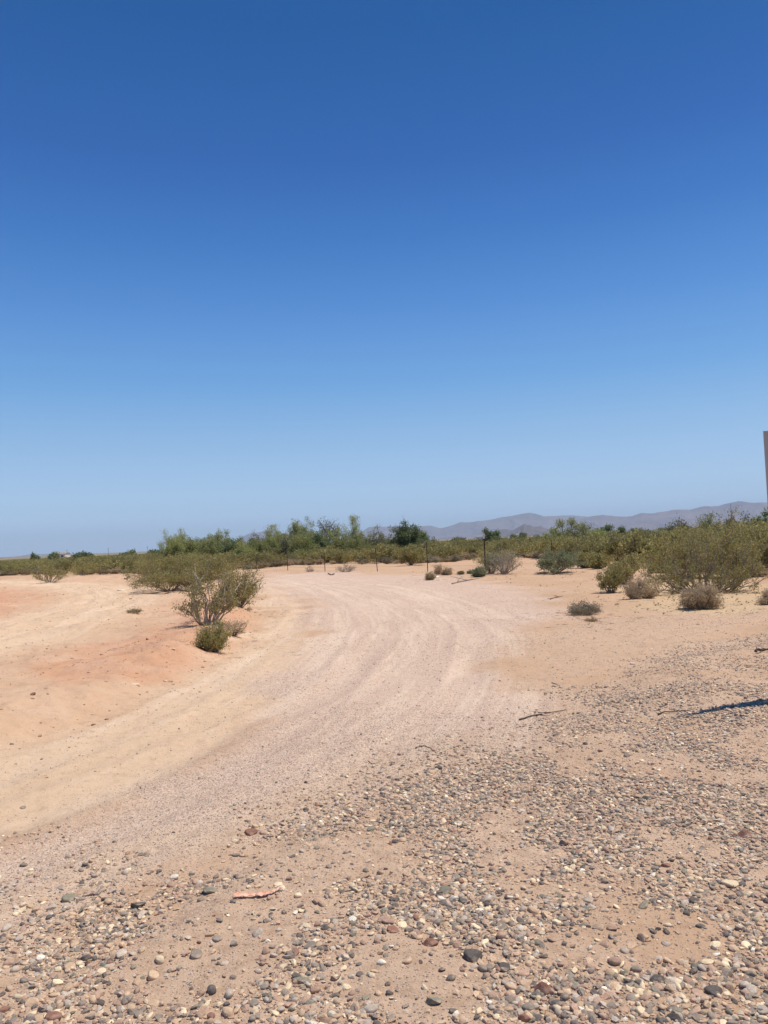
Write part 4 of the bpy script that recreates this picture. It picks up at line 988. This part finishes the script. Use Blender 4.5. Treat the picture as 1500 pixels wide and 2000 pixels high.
gravel('gravel', 'scattered grit on the sandy ground and the bank', 170000, 3.0, 42, 0.007, 0.032, lambda x, y, z: np.clip(0.10 + 0.25 * z['cream'] + 0.4 * z['orange'] * np.clip(fbm(x / 1.5, y / 1.5, 3, 333) + .3, 0, 1) + 0.5 * z['sand'] + 0.35 * z['pink'], 0, 1), 3.6, 0.25)

gravel('soil_clods', 'crumbled reddish soil clods on the bank between the tracks', 60000, 4.0, 40, 0.010, 0.06, lambda x, y, z: np.clip(z['orange'] * np.clip(0.45 + fbm(x / 1.2, y / 1.2, 3, 350) * 1.4, 0, 1) + 0.5 * z['red'] + 0.12 * z['sand'], 0, 1), 5.0, 0.85, 0.05, (0.54, 0.33, 0.20))

# ------------------------------------------------------------------ dry grass and litter
n = 500
T = []
for k in range(3):
    A = Acc(); r = np.random.default_rng(700 + k)
    for j in range(26):
        a = r.uniform(0, 6.28); l = r.uniform(0.5, 1); u = r.uniform(0.15, 0.9)
        p = np.array([[math.cos(a) * .08, math.sin(a) * .08, -0.05], [math.cos(a) * u * .4, math.sin(a) * u * .4, l * .6], [math.cos(a) * u, math.sin(a) * u, l * (1.1 - .5 * u)]])
        A.tube(p, [0.02, 0.015, 0.004], 3)
    T.append(A.build('grass_tuft_shape', M['straw']))
px = rng.uniform(1150, 1520, n); py = rng.uniform(1120, 1200, n)
xy = np.array([flat(a, b) for a, b in zip(px, py)]); dd = sdf(xy[:, 0], xy[:, 1], DRYG); k = (dd < rng.uniform(-1, 1.0, n)); xy = xy[k]
px2 = rng.uniform(-50, 1550, 500); d2 = rng.uniform(24, 60, 500); xy = np.r_[xy, np.c_[(px2 - 750) / FPX * d2, d2]]
zz = zones(xy[:, 0], xy[:, 1]); k = (zz['pink'] < 0.1) & (zz['cream'] < 0.1); xy = xy[k]; n = len(xy); s = rng.uniform(0.02, 0.06, n)
TW = []
for k in range(4):
    A = Acc(); r = np.random.default_rng(740 + k)
    for j in range(7):
        a = r.uniform(0, 6.28); c = r.normal(0, .35, 2); l = r.uniform(0.2, 0.8)
        dx, dy = math.cos(a) * l, math.sin(a) * l
        A.tube([(c[0], c[1], .02), (c[0] + dx * .5 + r.normal(0, .05), c[1] + dy * .5, .05), (c[0] + dx, c[1] + dy, .02)], [0.02, 0.016, 0.006], 3)
    TW.append(A.build('twig_litter_shape', M['greybark'] if k % 2 else M['bark']))
SH = np.array([(o_.location.x, o_.location.y) for o_ in COL.objects if o_.get('category') == 'bush' and o_.type == 'EMPTY'])
nn = 1500; q = SH[rng.integers(0, len(SH), nn)] + rng.normal(0, 0.75, (nn, 2)); ss_ = rng.uniform(0.05, 0.18, nn)
o = scatter('twig_litter', np.c_[q, height(q[:, 0], q[:, 1])], rng.integers(0, 4, nn), np.c_[np.zeros(nn), np.zeros(nn), rng.uniform(0, 6, nn)], np.c_[ss_, ss_, ss_ * 0.7], None, TW)
tag(o, 'dead twigs and litter lying around the feet of the bushes', 'litter', None, 'stuff')
o = scatter('dry_grass', np.c_[xy, height(xy[:, 0], xy[:, 1])], rng.integers(0, 3, n), np.c_[np.zeros(n), np.zeros(n), rng.uniform(0, 6, n)], np.c_[s * 1.4, s * 1.4, s], None, T)
tag(o, 'short straw-coloured dry grass tufts among the shrubs', 'dry grass', None, 'stuff')

def stick(pxs, label, rad=0.008, fork=True, name='stick', m_=None, seed=1):
    pts = [Vector(at(*p)) for p in pxs]; base = pts[0].copy()
    r = np.random.default_rng(seed)
    A = Acc()
    P_ = smooth_line([tuple(p - base) for p in pts], 4); P_ = np.array(P_); P_[:, 2] += rad * 0.7 + np.abs(r.normal(0, rad * 0.5, len(P_)))
    P_[:, :2] += r.normal(0, rad * 0.7, (len(P_), 2))
    A.tube(P_, np.linspace(rad, rad * 0.35, len(P_)), 5 if False else 4)
    if fork:
        for j in range(3):
            i = r.integers(1, len(P_) - 1); L = np.linalg.norm(P_[-1] - P_[0]) * 0.25
            a = r.uniform(0, 6.28); q = P_[i] + np.array([math.cos(a) * L, math.sin(a) * L, L * 0.15])
            A.tube([P_[i], (P_[i] + q) / 2 + r.normal(0, .01, 3), q], [rad * .5, rad * .4, rad * .2], 4)
    o = obj(name, A.build(name, m_ or M['darkbark']), None, base); tag(o, label, 'stick')
    return o
stick([(1014, 1407), (1040, 1400), (1070, 1394), (1108, 1387)], 'long thin brown stick lying on the pink gravel', 0.008, True, seed=1)
stick([(1078, 1334), (1088, 1338), (1098, 1343)], 'short dark twig above the long stick', 0.005, False, seed=2)
stick([(812, 1463), (822, 1458), (838, 1461), (843, 1466)], 'curled dark twig in the middle of the gravel road', 0.005, True, seed=3)
stick([(719, 1487), (728, 1493), (742, 1488)], 'faint curved twig at the gravel rim', 0.003, False, seed=4)
stick([(1284, 1398), (1300, 1392), (1345, 1390)], 'brown twig pointing at the black sign shadow', 0.009, True, seed=5)
stick([(1476, 1277), (1490, 1274), (1520, 1272)], 'dark branch on the berm at the right edge', 0.022, True, seed=6)
stick([(884, 1141), (900, 1137), (915, 1134), (928, 1132)], 'dry broken branch lying below the compact green shrub', 0.03, True, seed=7, m_=M['bark'])
stick([(640, 1121), (648, 1124), (654, 1121)], 'small dark branch on the pale ground below the fence', 0.03, True, seed=8)
stick([(245, 1132), (250, 1129), (257, 1127)], 'short dark log on the far left bank', 0.05, False, seed=9)
stick([(1075, 1171), (1085, 1168), (1100, 1165)], 'thin branch on the sandy edge right of the road', 0.015, True, seed=10)
stick([(385, 1749), (400, 1745), (420, 1741)], 'short dark twig under the flat blue-grey stone', 0.004, False, seed=11)
stick([(160, 1751), (180, 1750), (200, 1749)], 'thin twig between two stones at the left gravel edge', 0.003, False, seed=12)

def ribbon():
    pts = smooth_line(F([(456, 1773), (480, 1770), (505, 1766), (530, 1761), (545, 1753)]), 6); b = Vector((*pts[0], hz(*pts[0])))
    r = np.random.default_rng(3); V = []; n = len(pts)
    for i, (x, y) in enumerate(pts):
        w_ = 0.011 * (1 + 0.25 * math.sin(i * 0.6)); g = hz(x, y)
        lift = 0.008 + 0.007 * abs(math.sin(i * 0.9))
        for s, dz in ((-1, 0), (0, 0.006 * math.sin(i * 2.1)), (1, 0.004)):
            V.append((x - b.x + 0.3 * s * w_, y - b.y + s * w_, g - b.z + lift + dz))
    V = np.array(V); Q = []
    for i in range(n - 1):
        for s in (0, 1): Q.append((i * 3 + s, i * 3 + s + 1, i * 3 + s + 4, i * 3 + s + 3))
    me = mesh_np('plastic_ribbon', V, [np.array(Q)], (M['ribbon'],), None, True)
    o = obj('plastic_ribbon', me, None, b); md = o.modifiers.new('thickness', 'SOLIDIFY'); md.thickness = 0.0012
    tag(o, 'crumpled strip of orange plastic ribbon lying on the gravel', 'ribbon')
ribbon()

# ------------------------------------------------------------------ air
A = Acc(); A.box((0, 0, 168), (15000, 15000, 182))
hm = bpy.data.materials.new('desert_air'); hm.use_nodes = True; nt = hm.node_tree
nt.nodes.clear(); ou = nt.nodes.new('ShaderNodeOutputMaterial'); pv = nt.nodes.new('ShaderNodeVolumePrincipled')
pv.inputs['Density'].default_value = 0.95e-4; pv.inputs['Color'].default_value = (0.74, 0.88, 1.0, 1); pv.inputs['Anisotropy'].default_value = 0.0
nt.links.new(pv.outputs[0], ou.inputs['Volume'])
o = obj('haze', A.build('haze', hm)); tag(o, kind='stuff')
